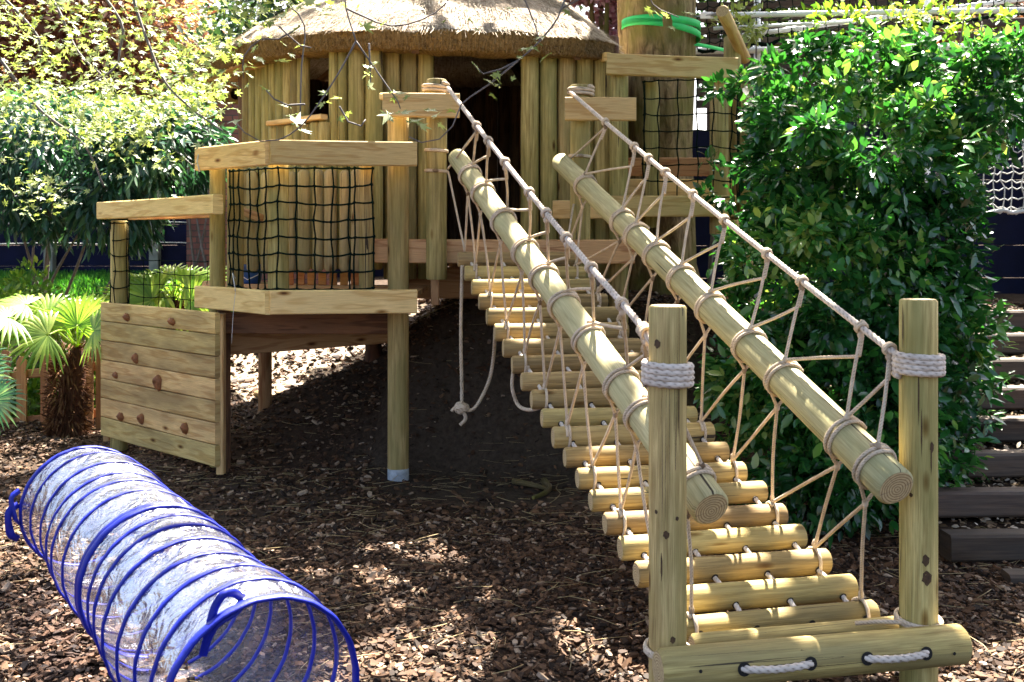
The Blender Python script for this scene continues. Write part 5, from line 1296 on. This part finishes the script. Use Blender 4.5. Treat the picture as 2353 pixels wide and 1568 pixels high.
# ivy on the brick wall
bush('ivy hanging over the left end of the brick wall', 455, 300, 12.8, 40, 120, 1400, (.06, .1), L_BUSH, name='ivy', rz=.12, droop=-.5, cat='ivy')

# right side: steps of dark sleepers climbing beside the shrub
SLEEP = mat_wood('dark_sleeper', (.035, .022, .014), (.11, .075, .05), (.05, .045, .04), .6)
stp = thing('sleeper_steps', 'dark sleeper steps climbing away at the lower right edge', 'steps', (2.8, 5.4, 0))
for k in range(8):
    Y = 4.82 + .29 * k; zt_ = .125 * (k + 1); x0 = 2.0 + .03 * k
    mb = MB(); add_beam(mb, (x0, Y, zt_ - .06), (x0 + 2.6, Y + .12, zt_ - .06), .12, .124, bev=.012); build('sleeper', mb, [SLEEP], stp)
    mb = MB(); add_beam(mb, (x0 + .02, Y + .2, zt_ - .09), (x0 + 2.6, Y + .32, zt_ - .09), .27, .12, bev=.01); build('tread', mb, [GROUND], stp)
mb = MB(); add_beam(mb, (2.15, 4.55, .0), (4.3, 4.42, .012), .11, .07, bev=.012); tag(build('sleeper', mb, [SLEEP]), 'grey half-buried sleeper lying in the bark before the steps', 'sleeper')
n = 5000; k = RNG.integers(0, 8, n); x = RNG.uniform(2.05, 4.5, n); y = 4.84 + .29 * k + RNG.uniform(.0, .26, n) + .046 * (x - 2); z = .125 * (k + 1) + RNG.uniform(0, .012, n) - .015
o = leaf_mesh('leaf_litter', np.stack([x, y, z], 1), RNG.normal(size=(n, 3)) * np.array([1, 1, .15]), RNG.uniform(.02, .05, n), mat_leaf('dry_litter', [(0, (.05, .03, .015)), (.6, (.2, .13, .07)), (1, (.5, .42, .32))], .1, .8, .2, 1), None, .5); o['kind'] = 'stuff'

# right side: white climbing net and pale poles above and behind the shrub
def gridnet(name, label, p00, p10, p01, nu, nv, r, mat, group=None, sag=.02):
    root = thing(name, label, 'net', tuple((p00 + p10) / 2), group); p00, p10, p01 = Vector(p00), Vector(p10), Vector(p01)
    g = [[p00 + (p10 - p00) * (i / nu) + (p01 - p00) * (j / nv) + Vector((random.uniform(-1, 1) * sag, 0, random.uniform(-1, 1) * sag)) for i in range(nu + 1)] for j in range(nv + 1)]
    mb = MB()
    for row in g:
        pts = []
        for a, b_ in zip(row[:-1], row[1:]): pts += [a, a.lerp(b_, .5) - Vector((0, 0, .02))]
        tube(mb, pts + [row[-1]], r, 5, .05)
    for i in range(nu + 1): tube(mb, [g[j][i] for j in range(nv + 1)], r, 5, .05)
    build('mesh', mb, mat, root); mb = MB(); rope(mb, [g[0][i] for i in range(nu + 1)], r * 3.2, pitch=.1, n=9); build('border_rope', mb, mat, root)
    mb = MB(); rope(mb, [g[-1][i] for i in range(nu + 1)], r * 2.5, pitch=.1, n=9); build('border_rope', mb, mat, root); return root
gridnet('rope_net', 'white rope net hanging before the navy fence at the right edge', P(2190, 490, 8.6), P(2440, 488, 8.6), P(2190, 290, 8.6), 11, 11, .0055, CORD_W)
gridnet('rope_net', 'sloping dark net between pale poles above the right shrub', P(1600, 120, 9.0), P(2420, 20, 9.0), P(1600, 0, 9.0), 30, 6, .005, CORD, sag=.015)
hz_ = thing('net_frame', 'pale tubular frame holding the net above the right shrub', 'frame', (X(2000, 9), 9, 1))
for (a, b_, r) in ((P(1610, 36, 8.8), P(2440, 22, 8.8), .024), (P(1690, 84, 9.1), P(2440, -14, 9.1), .022), (P(1590, 118, 9.2), P(2420, 105, 9.2), .03), (P(1640, 66, 8.9), P(1960, 50, 8.9), .016)):
    mb = MB(); tube(mb, [a, b_], r, 10, .3); build('pole', mb, METAL, hz_)
for px in (1740, 2130, 2420):
    mb = MB(); tube(mb, [P(px, -30, 9.25), Vector((X(px, 9.25), 9.25, .7))], .03, 10, .3); build('upright', mb, METAL, hz_)
# dark slatted hoarding behind that net
hb = thing('slatted_hoarding', 'dark brown slatted hoarding with bright gaps beyond the net', 'fence', (X(2050, 11), 11, .9))
for k in range(9):
    mb = MB(); zz = Z(240 - k * 28, 11); add_beam(mb, (X(1600, 11), 11, zz), (X(2500, 11), 11, zz + .12), .03, .085); build('slat', mb, [SLEEP], hb)
for px in (1640, 1950, 2300):
    mb = MB(); add_beam(mb, (X(px, 11), 11.1, .7), (X(px, 11), 11.1, Z(0, 11)), .1, .1, up=Vector((0, 1, 0))); build('post', mb, [SLEEP], hb)

# ================================================================ TREES BEYOND
def far_tree(label, px, Y, zc, rx, rz, n, size, mat, name='background_tree', lobes=7, seed=0):
    x = X(px, Y); g = gz(x, Y); root = thing(name, label, 'tree', (x, Y, g), 'trees beyond the fences')
    mb = MB(); tube(mb, [(x, Y, g - .1), (x + .1, Y, zc * .5), (x, Y, zc)], .16, 8, .5, taper=(1, .4)); build('trunk', mb, BARK, root)
    Pp = []; Dd = []
    for k in range(lobes):
        a = random.uniform(0, 2 * PI); rr = random.uniform(.2, .7)
        c = (x + math.cos(a) * rx * rr, Y + math.sin(a) * rx * rr * .7, zc + random.uniform(-.75, .75) * rz)
        p, u = ellipsoid_points(c, (rx * .5, rx * .45, rz * .38), n // lobes, .25); Pp.append(p); Dd.append(u)
        mb = MB(); tube(mb, [Vector((x, Y, zc * .55)), Vector(c)], .05, 6, .4, taper=(1, .3)); build('limb', mb, BARK, root)
    p = np.concatenate(Pp); u = np.concatenate(Dd); 
    leaf_mesh('crown', p, u + RNG.normal(size=p.shape) * .7, RNG.uniform(size[0], size[1], len(p)), mat, root, .6)
far_tree('copper-leaved tree with reddish crown at far left', 60, 17, 4.2, 3.2, 2.2, 12000, (.11, .2), L_COPPER)
far_tree('copper-leaved tree beyond the fence left of the hut', 420, 19, 4.4, 2.8, 2.2, 10000, (.12, .2), L_COPPER)
far_tree('dark evergreen tree seen between the copper trees', 260, 22, 5.0, 2.8, 2.6, 9000, (.13, .22), L_DARK)
far_tree('dark evergreen tree right behind the thatched roof', 640, 16, 4.6, 2.0, 1.9, 5500, (.1, .18), L_DARK)
far_tree('pink flowering tree behind the right end of the thatch', 1390, 13, 4.25, 1.2, 1.0, 13000, (.06, .12), L_PINK, lobes=9)
far_tree('pale leafy tree above the hoarding at the right', 1950, 14, 4.8, 2.2, 1.2, 4500, (.08, .15), L_BUSH)
far_tree('copper-leaved tree above the hoarding at the far right', 2300, 16, 5.0, 2.6, 1.5, 4500, (.11, .2), L_COPPER)
far_tree('evergreen tree rising between trunk and hoarding', 1720, 15, 4.0, 1.6, 1.4, 3600, (.1, .18), L_DARK)
